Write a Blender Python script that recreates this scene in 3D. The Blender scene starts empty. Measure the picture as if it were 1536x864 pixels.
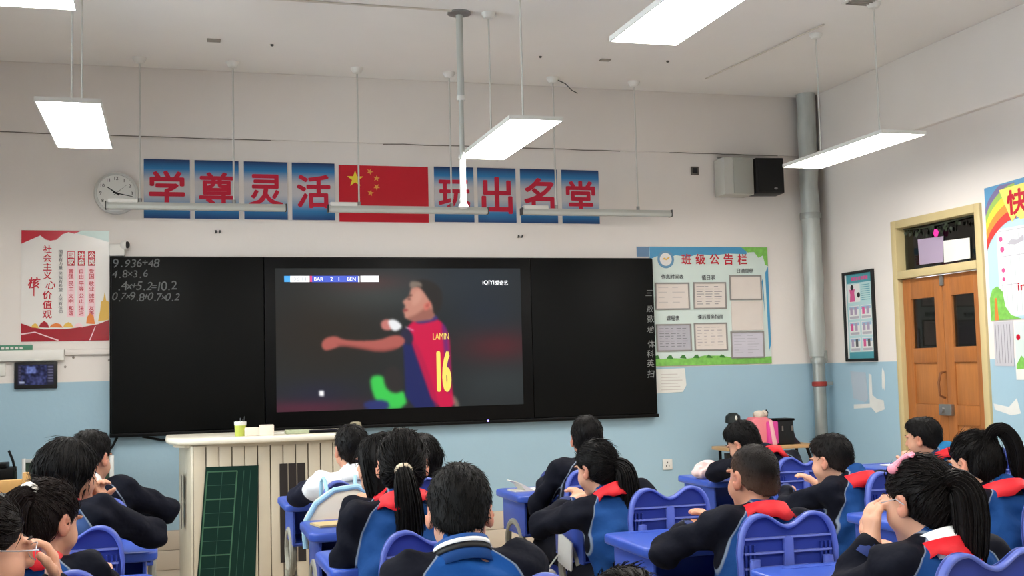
import bpy, bmesh, math, random
import numpy as np
from mathutils import Matrix, Vector
random.seed(7)
SC = bpy.context.scene
COL = SC.collection
PI = math.pi

# ------------------------------------------------------------------ camera, world, exposure
def setup_camera():
    f, yaw, pit, rol = 1754.0, 0.284, 0.071, -0.025
    fw = Vector((math.sin(yaw)*math.cos(pit), math.cos(yaw)*math.cos(pit), math.sin(pit)))
    r = Vector((math.cos(yaw), -math.sin(yaw), 0)); u = r.cross(fw)
    c, s = math.cos(rol), math.sin(rol)
    r2 = c*r+s*u; u2 = -s*r+c*u
    cam = bpy.data.cameras.new('camera'); cam.sensor_width = 36; cam.sensor_fit = 'HORIZONTAL'
    cam.lens = f/1536*36; cam.clip_start = .05; cam.clip_end = 100
    o = bpy.data.objects.new('camera', cam); COL.objects.link(o)
    m = Matrix.Identity(4)
    for i in range(3):
        m[i][0] = r2[i]; m[i][1] = u2[i]; m[i][2] = -fw[i]
    m[0][3], m[1][3], m[2][3] = -1.673, -8.865, 1.36
    o.matrix_world = m
    SC.camera = o
setup_camera()
W = bpy.data.worlds.new('world'); SC.world = W; W.use_nodes = True
W.node_tree.nodes['Background'].inputs[0].default_value = (.92, .96, 1.0, 1)
W.node_tree.nodes['Background'].inputs[1].default_value = 10.5
SC.view_settings.view_transform = 'Standard'
SC.view_settings.look = 'None'
SC.view_settings.exposure = 0.28
SC.view_settings.gamma = 1.0
SC.view_settings.use_curve_mapping = False
PANEL_POWER = 28.0          # emission of the pendant LED panels
ROOM = dict(x0=-3.7, x1=3.671, y0=-10.3, y1=0.0, z1=3.65)

# ------------------------------------------------------------------ materials
def lin(c):
    c = c/255.0
    return c/12.92 if c <= .04045 else ((c+.055)/1.055)**2.4
def L3(rgb): return (lin(rgb[0]), lin(rgb[1]), lin(rgb[2]), 1)
MATS = {}
def mat(name, rgb, rough=.6, metal=0, spec=.35, var=0, vscale=8, bump=0, bscale=60, stretch=None, coat=0, trans=0, sheen=0):
    if name in MATS: return MATS[name]
    m = bpy.data.materials.new(name); m.use_nodes = True
    nt = m.node_tree; b = nt.nodes['Principled BSDF']
    b.inputs['Base Color'].default_value = L3(rgb)
    b.inputs['Roughness'].default_value = rough
    b.inputs['Metallic'].default_value = metal
    b.inputs['Specular IOR Level'].default_value = spec
    b.inputs['Coat Weight'].default_value = coat
    b.inputs['Transmission Weight'].default_value = trans
    b.inputs['Sheen Weight'].default_value = sheen
    if var or bump:
        tc = nt.nodes.new('ShaderNodeTexCoord'); src = tc.outputs['Object']
        if stretch:
            mp = nt.nodes.new('ShaderNodeMapping'); mp.inputs['Scale'].default_value = stretch
            nt.links.new(src, mp.inputs['Vector']); src = mp.outputs['Vector']
        if var:
            n = nt.nodes.new('ShaderNodeTexNoise'); n.inputs['Scale'].default_value = vscale; n.inputs['Detail'].default_value = 4
            nt.links.new(src, n.inputs['Vector'])
            mx = nt.nodes.new('ShaderNodeMix'); mx.data_type = 'RGBA'
            mx.inputs['A'].default_value = L3([max(0, v*(1-var)) for v in rgb])
            mx.inputs['B'].default_value = L3([min(255, v*(1+var)) for v in rgb])
            nt.links.new(n.outputs['Fac'], mx.inputs['Factor'])
            nt.links.new(mx.outputs['Result'], b.inputs['Base Color'])
        if bump:
            n2 = nt.nodes.new('ShaderNodeTexNoise'); n2.inputs['Scale'].default_value = bscale; n2.inputs['Detail'].default_value = 3
            nt.links.new(src, n2.inputs['Vector'])
            bp = nt.nodes.new('ShaderNodeBump'); bp.inputs['Strength'].default_value = bump; bp.inputs['Distance'].default_value = .01
            nt.links.new(n2.outputs['Fac'], bp.inputs['Height']); nt.links.new(bp.outputs['Normal'], b.inputs['Normal'])
    MATS[name] = m
    return m
def pane_mat(name, rgb, refl=.1):
    m = bpy.data.materials.new(name); m.use_nodes = True; nt = m.node_tree
    nt.nodes.remove(nt.nodes['Principled BSDF'])
    tr = nt.nodes.new('ShaderNodeBsdfTransparent'); tr.inputs[0].default_value = L3(rgb); gl = nt.nodes.new('ShaderNodeBsdfGlossy'); gl.inputs['Roughness'].default_value = .03
    mx = nt.nodes.new('ShaderNodeMixShader'); fr = nt.nodes.new('ShaderNodeFresnel'); fr.inputs['IOR'].default_value = 1.5
    nt.links.new(fr.outputs[0], mx.inputs[0]); nt.links.new(tr.outputs[0], mx.inputs[1]); nt.links.new(gl.outputs[0], mx.inputs[2]); nt.links.new(mx.outputs[0], nt.nodes['Material Output'].inputs[0])
    return m
def emis(name, rgb, strength):
    if name in MATS: return MATS[name]
    m = bpy.data.materials.new(name); m.use_nodes = True; nt = m.node_tree
    b = nt.nodes['Principled BSDF']; b.inputs['Base Color'].default_value = (.02, .02, .02, 1); b.inputs['Roughness'].default_value = .3
    b.inputs['Emission Color'].default_value = L3(rgb); b.inputs['Emission Strength'].default_value = strength
    MATS[name] = m; return m
def attr_screen(name, strength):
    m = bpy.data.materials.new(name); m.use_nodes = True; nt = m.node_tree
    b = nt.nodes['Principled BSDF']; b.inputs['Base Color'].default_value = (.01, .01, .01, 1); b.inputs['Roughness'].default_value = .35; b.inputs['Specular IOR Level'].default_value = .1
    a = nt.nodes.new('ShaderNodeAttribute'); a.attribute_name = 'picture'
    nt.links.new(a.outputs['Color'], b.inputs['Emission Color']); b.inputs['Emission Strength'].default_value = strength
    return m
def ramp_mat(name, axis, lo, hi, stops, rough=.5):
    """printed colour bands along one local axis"""
    m = bpy.data.materials.new(name); m.use_nodes = True; nt = m.node_tree; b = nt.nodes['Principled BSDF']
    tc = nt.nodes.new('ShaderNodeTexCoord'); sp = nt.nodes.new('ShaderNodeSeparateXYZ'); mr = nt.nodes.new('ShaderNodeMapRange')
    mr.inputs['From Min'].default_value = lo; mr.inputs['From Max'].default_value = hi
    cr = nt.nodes.new('ShaderNodeValToRGB'); e = cr.color_ramp.elements
    while len(e) > 1: e.remove(e[-1])
    e[0].position = stops[0][0]; e[0].color = L3(stops[0][1])
    for p, c in stops[1:]:
        k = e.new(p); k.color = L3(c)
    nt.links.new(tc.outputs['Object'], sp.inputs[0]); nt.links.new(sp.outputs[axis], mr.inputs['Value'])
    nt.links.new(mr.outputs['Result'], cr.inputs['Fac']); nt.links.new(cr.outputs['Color'], b.inputs['Base Color'])
    b.inputs['Roughness'].default_value = rough
    return m
def wall_mat(name, split, upper, lower):
    """two-tone painted plaster: cream above, pale blue dado below"""
    m = bpy.data.materials.new(name); m.use_nodes = True; nt = m.node_tree; b = nt.nodes['Principled BSDF']
    tc = nt.nodes.new('ShaderNodeTexCoord'); sp = nt.nodes.new('ShaderNodeSeparateXYZ')
    nt.links.new(tc.outputs['Object'], sp.inputs[0])
    n = nt.nodes.new('ShaderNodeTexNoise'); n.inputs['Scale'].default_value = 1.1; n.inputs['Detail'].default_value = 6
    nt.links.new(tc.outputs['Object'], n.inputs['Vector'])
    def tone(rgb, v):
        mx = nt.nodes.new('ShaderNodeMix'); mx.data_type = 'RGBA'
        mx.inputs['A'].default_value = L3([c*(1-v) for c in rgb]); mx.inputs['B'].default_value = L3([min(255, c*(1+v)) for c in rgb])
        nt.links.new(n.outputs['Fac'], mx.inputs['Factor']); return mx.outputs['Result']
    gt = nt.nodes.new('ShaderNodeMath'); gt.operation = 'GREATER_THAN'; gt.inputs[1].default_value = split
    nt.links.new(sp.outputs['Z'], gt.inputs[0])
    mx = nt.nodes.new('ShaderNodeMix'); mx.data_type = 'RGBA'
    nt.links.new(gt.outputs[0], mx.inputs['Factor']); nt.links.new(tone(lower, .05), mx.inputs['A']); nt.links.new(tone(upper, .035), mx.inputs['B'])
    nt.links.new(mx.outputs['Result'], b.inputs['Base Color'])
    rg = nt.nodes.new('ShaderNodeMapRange'); rg.inputs['To Min'].default_value = .38; rg.inputs['To Max'].default_value = .75
    nt.links.new(gt.outputs[0], rg.inputs['Value']); nt.links.new(rg.outputs['Result'], b.inputs['Roughness'])
    n2 = nt.nodes.new('ShaderNodeTexNoise'); n2.inputs['Scale'].default_value = 35; nt.links.new(tc.outputs['Object'], n2.inputs['Vector'])
    bp = nt.nodes.new('ShaderNodeBump'); bp.inputs['Strength'].default_value = .08; bp.inputs['Distance'].default_value = .01
    nt.links.new(n2.outputs['Fac'], bp.inputs['Height']); nt.links.new(bp.outputs['Normal'], b.inputs['Normal'])
    return m

# ------------------------------------------------------------------ mesh builder
class MB:
    def __init__(s): s.v = []; s.f = []; s.smooth = False
    def box(s, x0, x1, y0, y1, z0, z1):
        n = len(s.v)
        s.v += [(x0,y0,z0),(x1,y0,z0),(x1,y1,z0),(x0,y1,z0),(x0,y0,z1),(x1,y0,z1),(x1,y1,z1),(x0,y1,z1)]
        s.f += [tuple(n+i for i in q) for q in ((3,2,1,0),(4,5,6,7),(0,1,5,4),(1,2,6,5),(2,3,7,6),(3,0,4,7))]
        return s
    def cbox(s, c, d): return s.box(c[0]-d[0]/2,c[0]+d[0]/2,c[1]-d[1]/2,c[1]+d[1]/2,c[2]-d[2]/2,c[2]+d[2]/2)
    def prism(s, pts, z0, z1, axis='z', top_scale=None):
        """polygon pts extruded along axis: z -> (x,y), y -> (x,z), x -> (y,z)"""
        n = len(s.v); k = len(pts)
        def put(p, h):
            if axis == 'z': return (p[0], p[1], h)
            if axis == 'y': return (p[0], h, p[1])
            return (h, p[0], p[1])
        s.v += [put(p, z0) for p in pts]+[put(p, z1) for p in pts]
        a = sum(pts[i][0]*pts[(i+1) % k][1]-pts[(i+1) % k][0]*pts[i][1] for i in range(k))
        flip = (a < 0) ^ (axis == 'y') ^ (z1 < z0)
        bot = list(range(n, n+k)); top = list(range(n+k, n+2*k))
        fs = [tuple(reversed(bot)), tuple(top)]+[(n+i, n+(i+1) % k, n+k+(i+1) % k, n+k+i) for i in range(k)]
        s.f += [tuple(reversed(f)) for f in fs] if flip else fs
        return s
    def tube(s, path, rad, seg=8, caps=True, ell=None):
        """sweep a circle along a path; rad a number or one per point; ell=(a,b,ref) flattens it"""
        P = [Vector(p) for p in path]; k = len(P)
        R = [rad]*k if not hasattr(rad, '__len__') else list(rad)
        n = len(s.v); up = None
        for i in range(k):
            t = (P[min(i+1, k-1)]-P[max(i-1, 0)])
            t = t.normalized() if t.length > 1e-9 else Vector((0,0,1))
            if up is None:
                up = Vector((0,0,1)) if abs(t.z) < .9 else Vector((1,0,0))
                if ell: up = Vector(ell[2])
            a = t.cross(up)
            if a.length < 1e-6: a = t.cross(Vector((0,1,0)))
            a.normalize(); b = a.cross(t).normalized(); up = b
            for j in range(seg):
                w = 2*PI*j/seg
                ca, sa = math.cos(w)*R[i], math.sin(w)*R[i]
                if ell: ca *= ell[0]; sa *= ell[1]
                s.v.append(tuple(P[i]+a*ca+b*sa))
        for i in range(k-1):
            for j in range(seg):
                q = (n+i*seg+j, n+i*seg+(j+1) % seg, n+(i+1)*seg+(j+1) % seg, n+(i+1)*seg+j)
                s.f.append(q)
        if caps:
            s.f.append(tuple(reversed(range(n, n+seg)))); s.f.append(tuple(range(n+(k-1)*seg, n+k*seg)))
        s.smooth = True
        return s
    def lathe(s, prof, seg=20, c=(0,0,0)):
        n = len(s.v); k = len(prof)
        for r, z in prof:
            for j in range(seg):
                w = 2*PI*j/seg; s.v.append((c[0]+r*math.cos(w), c[1]+r*math.sin(w), c[2]+z))
        for i in range(k-1):
            for j in range(seg):
                s.f.append((n+i*seg+j, n+i*seg+(j+1) % seg, n+(i+1)*seg+(j+1) % seg, n+(i+1)*seg+j))
        s.f.append(tuple(reversed(range(n, n+seg)))); s.f.append(tuple(range(n+(k-1)*seg, n+k*seg)))
        s.smooth = True
        return s
    def sphere(s, c, r, seg=12, rings=8):
        if not hasattr(r, '__len__'): r = (r, r, r)
        n = len(s.v)
        s.v.append((c[0], c[1], c[2]-r[2]))
        for i in range(1, rings):
            ph = -PI/2+PI*i/rings
            for j in range(seg):
                w = 2*PI*j/seg
                s.v.append((c[0]+r[0]*math.cos(ph)*math.cos(w), c[1]+r[1]*math.cos(ph)*math.sin(w), c[2]+r[2]*math.sin(ph)))
        s.v.append((c[0], c[1], c[2]+r[2])); e = len(s.v)-1
        for j in range(seg):
            s.f.append((n, n+1+(j+1) % seg, n+1+j))
            s.f.append((e, e-seg+j, e-seg+(j+1) % seg))
        for i in range(rings-2):
            for j in range(seg):
                a = n+1+i*seg
                s.f.append((a+j, a+(j+1) % seg, a+seg+(j+1) % seg, a+seg+j))
        s.smooth = True
        return s
    def poly(s, pts, z=0):
        n = len(s.v); s.v += [(p[0], p[1], z) for p in pts]
        a = sum(pts[i][0]*pts[(i+1) % len(pts)][1]-pts[(i+1) % len(pts)][0]*pts[i][1] for i in range(len(pts)))
        r = range(n, n+len(pts)); s.f.append(tuple(r) if a > 0 else tuple(reversed(r)))
        return s
    def rect(s, x0, x1, y0, y1, z=0, t=.0008): return s.box(x0, x1, y0, y1, z-t, z)
    def disc(s, c, r, z=0, seg=24): return s.poly([(c[0]+r*math.cos(2*PI*i/seg), c[1]+r*math.sin(2*PI*i/seg)) for i in range(seg)], z)
    def mesh(s, name, m=None, bevel=0, bseg=2, smooth=None):
        me = bpy.data.meshes.new(name); me.from_pydata(s.v, [], s.f)
        if bevel:
            bm = bmesh.new(); bm.from_mesh(me)
            es = [e for e in bm.edges if len(e.link_faces) == 2 and e.calc_face_angle(0) > .5]
            bmesh.ops.bevel(bm, geom=es, offset=bevel, segments=bseg, profile=.5, affect='EDGES', clamp_overlap=True)
            bm.to_mesh(me); bm.free()
        sm = s.smooth if smooth is None else smooth
        if sm or bevel:
            me.polygons.foreach_set('use_smooth', [True]*len(me.polygons))
            if not sm or bevel or any(len(f) > 4 for f in s.f):
                try: me.set_sharp_from_angle(angle=math.radians(40))
                except Exception: pass
        if m: me.materials.append(m)
        return me
    def build(s, name, m, parent=None, loc=None, rot=None, **k):
        o = link(name, s.mesh(name, m, **k), parent)
        if loc: o.location = loc
        if rot: o.rotation_euler = rot
        return o
def link(name, data, parent=None):
    o = bpy.data.objects.new(name, data); COL.objects.link(o)
    if parent: o.parent = parent
    return o
def tag(o, label, cat, group=None, kind=None):
    if label: o['label'] = label
    if cat: o['category'] = cat
    if group: o['group'] = group
    if kind: o['kind'] = kind
    return o
def thing(name, label, cat, loc=(0,0,0), rot=(0,0,0), group=None):
    o = bpy.data.objects.new(name, None); o.empty_display_size = .1; COL.objects.link(o)
    o.location = loc; o.rotation_euler = rot
    return tag(o, label, cat, group)
def struct(o): o['kind'] = 'structure'; return o
FRONT = (PI/2, 0, 0)            # panel frame on the front wall: x right, y up, z out of the wall
RIGHT = (PI/2, 0, -PI/2)        # the same on the right wall
def copy_tree(o, parent=None):
    c = o.copy(); COL.objects.link(c); c.parent = parent
    for ch in list(o.children): copy_tree(ch, c)
    return c
# text queue: one depsgraph update for all lettering
TQ = []
def T(parent, text, x, y, w=None, h=None, m=None, name='lettering', bold=0, z=.004, shear=0, keep=True):
    TQ.append((parent, text, x, y, w, h, m, name, bold, z, shear))
def TV(parent, text, x, ytop, size, pitch, m, name='lettering', bold=0, z=.004):
    y = ytop-size/2
    for ch in text:
        if ch != ' ': T(parent, ch, x, y, size, size, m, name, bold, z)
        y -= pitch if ch != ' ' else pitch*.5
def flush_text():
    tmp = []
    for (parent, text, x, y, w, h, m, name, bold, z, shear) in TQ:
        c = bpy.data.curves.new('t', 'FONT'); c.body = text; c.resolution_u = 3; c.shear = shear
        c.align_x = 'LEFT'; o = bpy.data.objects.new('t', c); COL.objects.link(o); tmp.append(o)
    bpy.context.view_layer.update()
    dg = bpy.context.evaluated_depsgraph_get()
    for o, (parent, text, x, y, w, h, m, name, bold, z, shear) in zip(tmp, TQ):
        me = bpy.data.meshes.new_from_object(o.evaluated_get(dg))
        n = len(me.vertices)
        if n:
            co = np.empty(n*3); me.vertices.foreach_get('co', co); co = co.reshape(-1, 3)
            lo, hi = co.min(0), co.max(0); d = np.maximum(hi-lo, 1e-6)
            sx = w/d[0] if w else None; sy = h/d[1] if h else None
            if len(text) == 1 and w and h:        # single glyph keeps its own proportions
                q = min(sx, sy); sx = sy = q
            if sx is None: sx = sy
            if sy is None: sy = sx
            co = (co-(lo+hi)/2)*np.array([sx, sy, 0])+np.array([x, y, z])
            me.vertices.foreach_set('co', co.ravel()); me.update()
            if bold:                              # heavier stroke: the glyph laid over itself, shifted all round
                q = bold*(h or w)*1.0; tri = [tuple(p.vertices) for p in me.polygons]; vs, fs = [], []
                for k in range(9):
                    sh = np.array([q*math.cos(k*PI/4), q*math.sin(k*PI/4), k*2e-5]) if k else np.zeros(3)
                    b0 = len(vs); vs += [tuple(c_) for c_ in co*np.array([1-2*q/max(w or h, 1e-3), 1-2*q/max(h or w, 1e-3), 1])+np.array([x, y, 0])*np.array([2*q/max(w or h, 1e-3), 2*q/max(h or w, 1e-3), 0])+sh]; fs += [tuple(v_+b0 for v_ in f_) for f_ in tri]
                bpy.data.meshes.remove(me); me = bpy.data.meshes.new(name); me.from_pydata(vs, [], fs)
        me.materials.clear(); me.materials.append(m)
        link(name, me, parent)
    for o in tmp:
        c = o.data; bpy.data.objects.remove(o); bpy.data.curves.remove(c)
    TQ.clear()
# ------------------------------------------------------------------ the room
M_front = wall_mat('front wall paint', 1.362, (226, 219, 213), (158, 188, 204))
M_ceil = mat('ceiling plaster', (232, 228, 224), .85, var=.03, vscale=.9, bump=.05, bscale=30)
M_floor = mat('beige terrazzo', (196, 182, 164), .35, var=.06, vscale=5)
M_cream = mat('cream plaster', (225, 218, 212), .8, var=.03, vscale=1.3)
M_tile = mat('beige skirting tile', (203, 189, 170), .3, var=.05, vscale=3)
M_grout = mat('grout', (150, 140, 128), .9)
R_ = ROOM
T_ = .12
struct(MB().box(R_['x0']-.3, R_['x1']+.3, R_['y0']-.3, .3, -.1, 0).build('floor', M_floor))
struct(MB().box(R_['x0']-.3, R_['x1']+.3, R_['y0']-.3, .3, R_['z1'], R_['z1']+.1).build('ceiling', M_ceil))
wf = struct(MB().box(R_['x0']-.3, R_['x1']+.3, 0, .2, 0, R_['z1']).build('wall_front', M_front))
struct(MB().box(R_['x0']-.3, R_['x1']+.3, R_['y0']-.2, R_['y0'], 0, R_['z1']).build('wall_back', M_front))
# right wall with the doorway
DY0, DY1, DZ = -2.115, -1.075, 2.435
wr = struct(MB().box(R_['x1'], R_['x1']+.2, R_['y0'], DY0, 0, R_['z1']).box(R_['x1'], R_['x1']+.2, DY1, .0, 0, R_['z1'])
            .box(R_['x1'], R_['x1']+.2, DY0, DY1, DZ, R_['z1']).build('wall_right', M_front))
# unseen left wall, its three windows added for the daylight
wl = MB(); ADDED_WIN = [(-8.9, -7.1), (-6.0, -4.2), (-3.1, -1.3)]; ys = R_['y0']
for a, b in ADDED_WIN:
    wl.box(R_['x0']-.2, R_['x0'], ys, a, 0, R_['z1']); wl.box(R_['x0']-.2, R_['x0'], a, b, 0, .95); wl.box(R_['x0']-.2, R_['x0'], a, b, 2.75, R_['z1']); ys = b
wl.box(R_['x0']-.2, R_['x0'], ys, 0, 0, R_['z1'])
struct(wl.build('wall_left', M_front))
M_upvc = mat('added window frame', (225, 226, 224), .35)
M_pane = pane_mat('added window glass', (240, 244, 244))
for i, (a, b) in enumerate(ADDED_WIN):
    x = R_['x0']-.1
    w = struct(MB().box(x-.03, x+.03, a, b, .95, 1.01).box(x-.03, x+.03, a, b, 2.69, 2.75).box(x-.03, x+.03, a, a+.06, 1.01, 2.69)
               .box(x-.03, x+.03, b-.06, b, 1.01, 2.69).box(x-.03, x+.03, (a+b)/2-.03, (a+b)/2+.03, 1.01, 2.69).build('window_%d' % (i+1), M_upvc))
    for k in (0, 1):
        y0 = a+.06 if k == 0 else (a+b)/2+.03; y1 = (a+b)/2-.03 if k == 0 else b-.06
        MB().box(x-.003, x+.003, y0, y1, 1.01, 2.69).build('pane', M_pane, w)
# shallow ring beams above the front and right walls
struct(MB().box(R_['x0'], R_['x1'], -.018, 0, 3.14, R_['z1']).build('trim_1', M_cream, bevel=.004))
struct(MB().box(R_['x1']-.05, R_['x1'], R_['y0'], -.018, 3.07, R_['z1']).build('trim_2', M_cream, bevel=.006))
# skirting: two courses of glazed tile on the front wall and right wall
sk = struct(MB().box(R_['x0'], R_['x1'], -.006, 0, 0, .28).build('baseboard_front', M_grout))
tl = MB().box(-.298, .298, -.006, 0, -.068, .068).mesh('tile', M_tile, bevel=.002)
for r in range(2):
    x = R_['x0']+.3+(.3 if r else 0)
    while x < R_['x1']-.28:
        o = link('tile', tl, sk); o.location = (x, -.006, .07+.14*r); x += .6
sr = struct(MB().box(R_['x1']-.006, R_['x1'], DY1+.06, -.01, 0, .28).box(R_['x1']-.006, R_['x1'], R_['y0'], DY0-.06, 0, .28).build('baseboard_right', M_tile))
# corridor behind the door, roof gap and open end shaped to let daylight in
M_dark = mat('corridor wall', (120, 118, 112), .8)
struct(MB().box(R_['x1']+1.8, R_['x1']+1.9, -3.6, 0, 0, 3).box(R_['x1']+.2, R_['x1']+1.9, -3.7, -3.6, 0, 3)
       .box(R_['x1']+.2, R_['x1']+1.35, -3.7, .1, 2.9, 3.0).box(R_['x1']+.3, R_['x1']+1.9, -3.7, .1, -.1, 0).build('wall_corridor', M_dark))
# plaster crack on the front beam line
M_crack = mat('crack shadow grey', (120, 112, 104), .9)
# ------------------------------------------------------------------ door
M_frame = mat('yellow varnished frame', (196, 178, 132), .45, var=.06, vscale=6, stretch=(1, 1, .2))
M_wood = mat('orange varnished wood', (158, 98, 50), .4, var=.14, vscale=9, stretch=(1, 6, .5), bump=.05)
M_wood2 = mat('door panel wood', (168, 108, 58), .4, var=.12, vscale=9, stretch=(1, 6, .5))
M_steel = mat('dull steel', (150, 150, 148), .35, metal=.8)
XR = R_['x1']
d = thing('door_1', None, None, (XR, -1.595, 0)); d['kind'] = 'structure'
def dbox(name, y0, y1, z0, z1, x0, x1, m, parent=d, bevel=.004):
    return MB().box(x0, x1, y0+1.595, y1+1.595, z0, z1).build(name, m, parent, bevel=bevel)
dbox('door_frame', DY1-.0, DY1-.062, 0, DZ, -.02, .12, M_frame)
dbox('door_frame', DY0+.062, DY0, 0, DZ, -.02, .12, M_frame)
dbox('door_frame', DY0+.062, DY1-.062, DZ-.06, DZ, -.02, .12, M_frame)
dbox('transom_bar', DY0+.062, DY1-.062, 1.985, 2.045, -.025, .12, M_frame)
M_gl = pane_mat('door glass', (200, 206, 205))
dbox('transom_pane', DY0+.062, DY1-.062, 2.045, DZ-.06, .06, .065, M_gl, bevel=0)
mid = -1.612
for s, (a, b) in enumerate(((mid+.002, DY1-.064), (DY0+.064, mid-.002))):
    lf = dbox('door_leaf', a, a+.095, .01, 1.98, .02, .065, M_wood)
    def sub(n, y0, y1, z0, z1, x0=.02, x1=.065, m=M_wood, bv=.003): return dbox(n, y0, y1, z0, z1, x0, x1, m, lf, bv)
    sub('stile', b-.095, b, .01, 1.98)
    for z0, z1 in ((.01, .16), (.90, 1.04), (1.345, 1.455), (1.825, 1.98)): sub('rail', a+.095, b-.095, z0, z1)
    sub('lower_panel', a+.095, b-.095, .16, .90, .032, .055, M_wood2)
    sub('middle_panel', a+.095, b-.095, 1.04, 1.345, .032, .055, M_wood2)
    sub('glass_pane', a+.095, b-.095, 1.455, 1.825, .04, .046, M_gl, 0)
lk = dbox('lock', mid-.075, mid+.065, .965, 1.045, -.012, .02, M_steel)
MB().tube([(-.012, .0, 1.005), (-.03, .0, 1.005)], .022, 14).build('lock_cylinder', M_steel, lk)
MB().tube([(-.0, -.02, 1.09), (-.045, -.02, 1.11), (-.05, -.02, 1.2), (-.03, -.02, 1.27), (.01, -.02, 1.28)], .009, 8).build('pull_handle', mat('worn dark wood', (120, 74, 42), .5), d)
dbox('latch', mid-.03, mid+.01, 1.9, 1.975, .005, .02, M_steel)
# papers and garland on the transom glass
M_lil = mat('lilac paper', (168, 152, 176), .7); M_pap = mat('white paper', (222, 222, 216), .75, var=.03)
tag(MB().prism([(-1.313, 2.272), (-1.616, 2.262), (-1.601, 2.075), (-1.322, 2.08)], XR+.050, XR+.053, 'x').build('paper_sheet', M_lil), 'lilac sheet of paper taped on the window above the door', 'paper')
tag(MB().prism([(-1.621, 2.227), (-1.911, 2.217), (-1.907, 2.072), (-1.616, 2.068)], XR+.046, XR+.049, 'x').build('paper_sheet', M_pap), 'white sheet of paper taped on the window above the door', 'paper')
g = thing('flower_garland', 'dark leafy garland with one bright pink flower above the door papers', 'garland', (XR+.03, -1.6, 2.36))
M_leaf = mat('dark garland leaf', (42, 52, 36), .6); M_pink = mat('hot pink petal', (226, 50, 160), .6)
lfm = MB().poly([(0, 0), (.03, .018), (.07, 0), (.03, -.018)]).mesh('leaf', M_leaf)
for i in range(34):
    o = link('leaf', lfm, g); o.scale = (.55, .55, .55); t = random.random()
    o.location = (random.uniform(-.015, 0), .42-.78*t, .0-random.uniform(0, .06)*(1.4-t)); o.rotation_euler = (random.uniform(0, 6), 1.57+random.uniform(-.5, .5), random.uniform(0, 6))
MB().tube([(0, .43, .005), (0, .2, -.015), (0, -.05, -.005), (0, -.38, .005)], .004, 6).build('vine', M_leaf, g)
for k in range(6):
    a = k*PI/3
    MB().sphere((-.012, .021+.017*math.cos(a), -.07+.017*math.sin(a)), (.006, .015, .015), 8, 6).build('petal', M_pink, g)
# peeled patches of paint on the dado
M_peel = mat('peeled bare plaster', (214, 214, 210), .9, var=.05)
M_ghost = mat('faded paste mark', (172, 184, 196), .8)
def patch(name, pts, label, m=M_peel):
    tag(MB().prism(pts, XR-.0015, XR+.001, 'x').build(name, m), label, 'patch')
def ragged(cy, cz, w, h, n=16, s=0):
    r = random.Random(s)
    return [(cy+w/2*math.cos(2*PI*i/n)*r.uniform(.6, 1.1), cz+h/2*math.sin(2*PI*i/n)*r.uniform(.6, 1.1)) for i in range(n)]
patch('paint_patch', [(-.40, 1.29), (-.62, 1.28), (-.64, 1.07), (-.60, 1.04), (-.43, 1.07)], 'faded rectangular paste mark under the framed chart', M_ghost)
patch('paint_patch', [(-.665, 1.27), (-.70, 1.26), (-.70, 1.10), (-.76, 1.07), (-.85, 1.06), (-.86, .99), (-.74, .96), (-.68, 1.0), (-.43, .985), (-.43, 1.02), (-.66, 1.03)], 'L-shaped white peeled patch on the blue dado under the framed chart')
patch('paint_patch', ragged(-.86, 1.22, .05, .2, s=3), 'narrow upright peeled patch on the dado beside the door frame')
patch('paint_patch', [(-2.13, 1.06), (-2.28, 1.04), (-2.36, 1.10), (-2.39, 1.0), (-2.30, .985), (-2.14, 1.02)], 'white peeled patch on the dado below the rainbow poster')

# ------------------------------------------------------------------ corner pipe
M_wrap = mat('grey foil pipe wrap', (172, 176, 172), .4, metal=.25, var=.12, vscale=14, bump=.5, bscale=16, stretch=(1, 1, .25))
M_bare = mat('galvanised pipe', (150, 154, 150), .4, metal=.5, var=.1, vscale=8)
p = thing('drain_pipe', 'thick grey wrapped pipe standing in the room corner', 'pipe', (3.515, -.15, 0))
path = [(0, 0, 1.42)]+[(random.uniform(-.006, .006), random.uniform(-.006, .006), 1.42+i*.16) for i in range(1, 14)]+[(0, 0, 3.65)]
MB().tube(path, [.06]+[.078+random.uniform(-.004, .006) for _ in range(13)]+[.082], 20).build('wrapped_sleeve', M_wrap, p)
MB().tube([(.015, .0, 0), (.015, .0, 1.44)], .052, 20).build('lower_pipe', M_bare, p)
MB().lathe([(.088, 0), (.09, .02), (.09, .03), (.088, .05)], 20, (0, 0, 2.58)).build('clamp_band', M_bare, p)
MB().lathe([(.066, 0), (.068, .04), (.066, .045)], 20, (.015, 0, 1.36)).build('collar_band', M_bare, p)
M_redp = mat('red pipe clamp', (150, 52, 44), .5)
MB().lathe([(.056, 0), (.062, .004), (.062, .036), (.056, .04)], 20, (.015, 0, 1.17)).build('red_clamp', M_redp, p)
MB().cbox((.10, 0, 1.19), (.075, .03, .03)).build('clamp_bolt', M_bare, p, bevel=.003)
MB().tube([(.08, .0, 1.38), (.08, .0, 1.47)], .02, 10).build('valve_stub', M_bare, p)
tag(MB().tube([(3.615, -.05, 2.2), (3.615, -.05, 3.65)], .022, 12).build('thin_pipe', M_bare), 'thin grey riser pipe behind the thick wrapped pipe', 'pipe')

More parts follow.
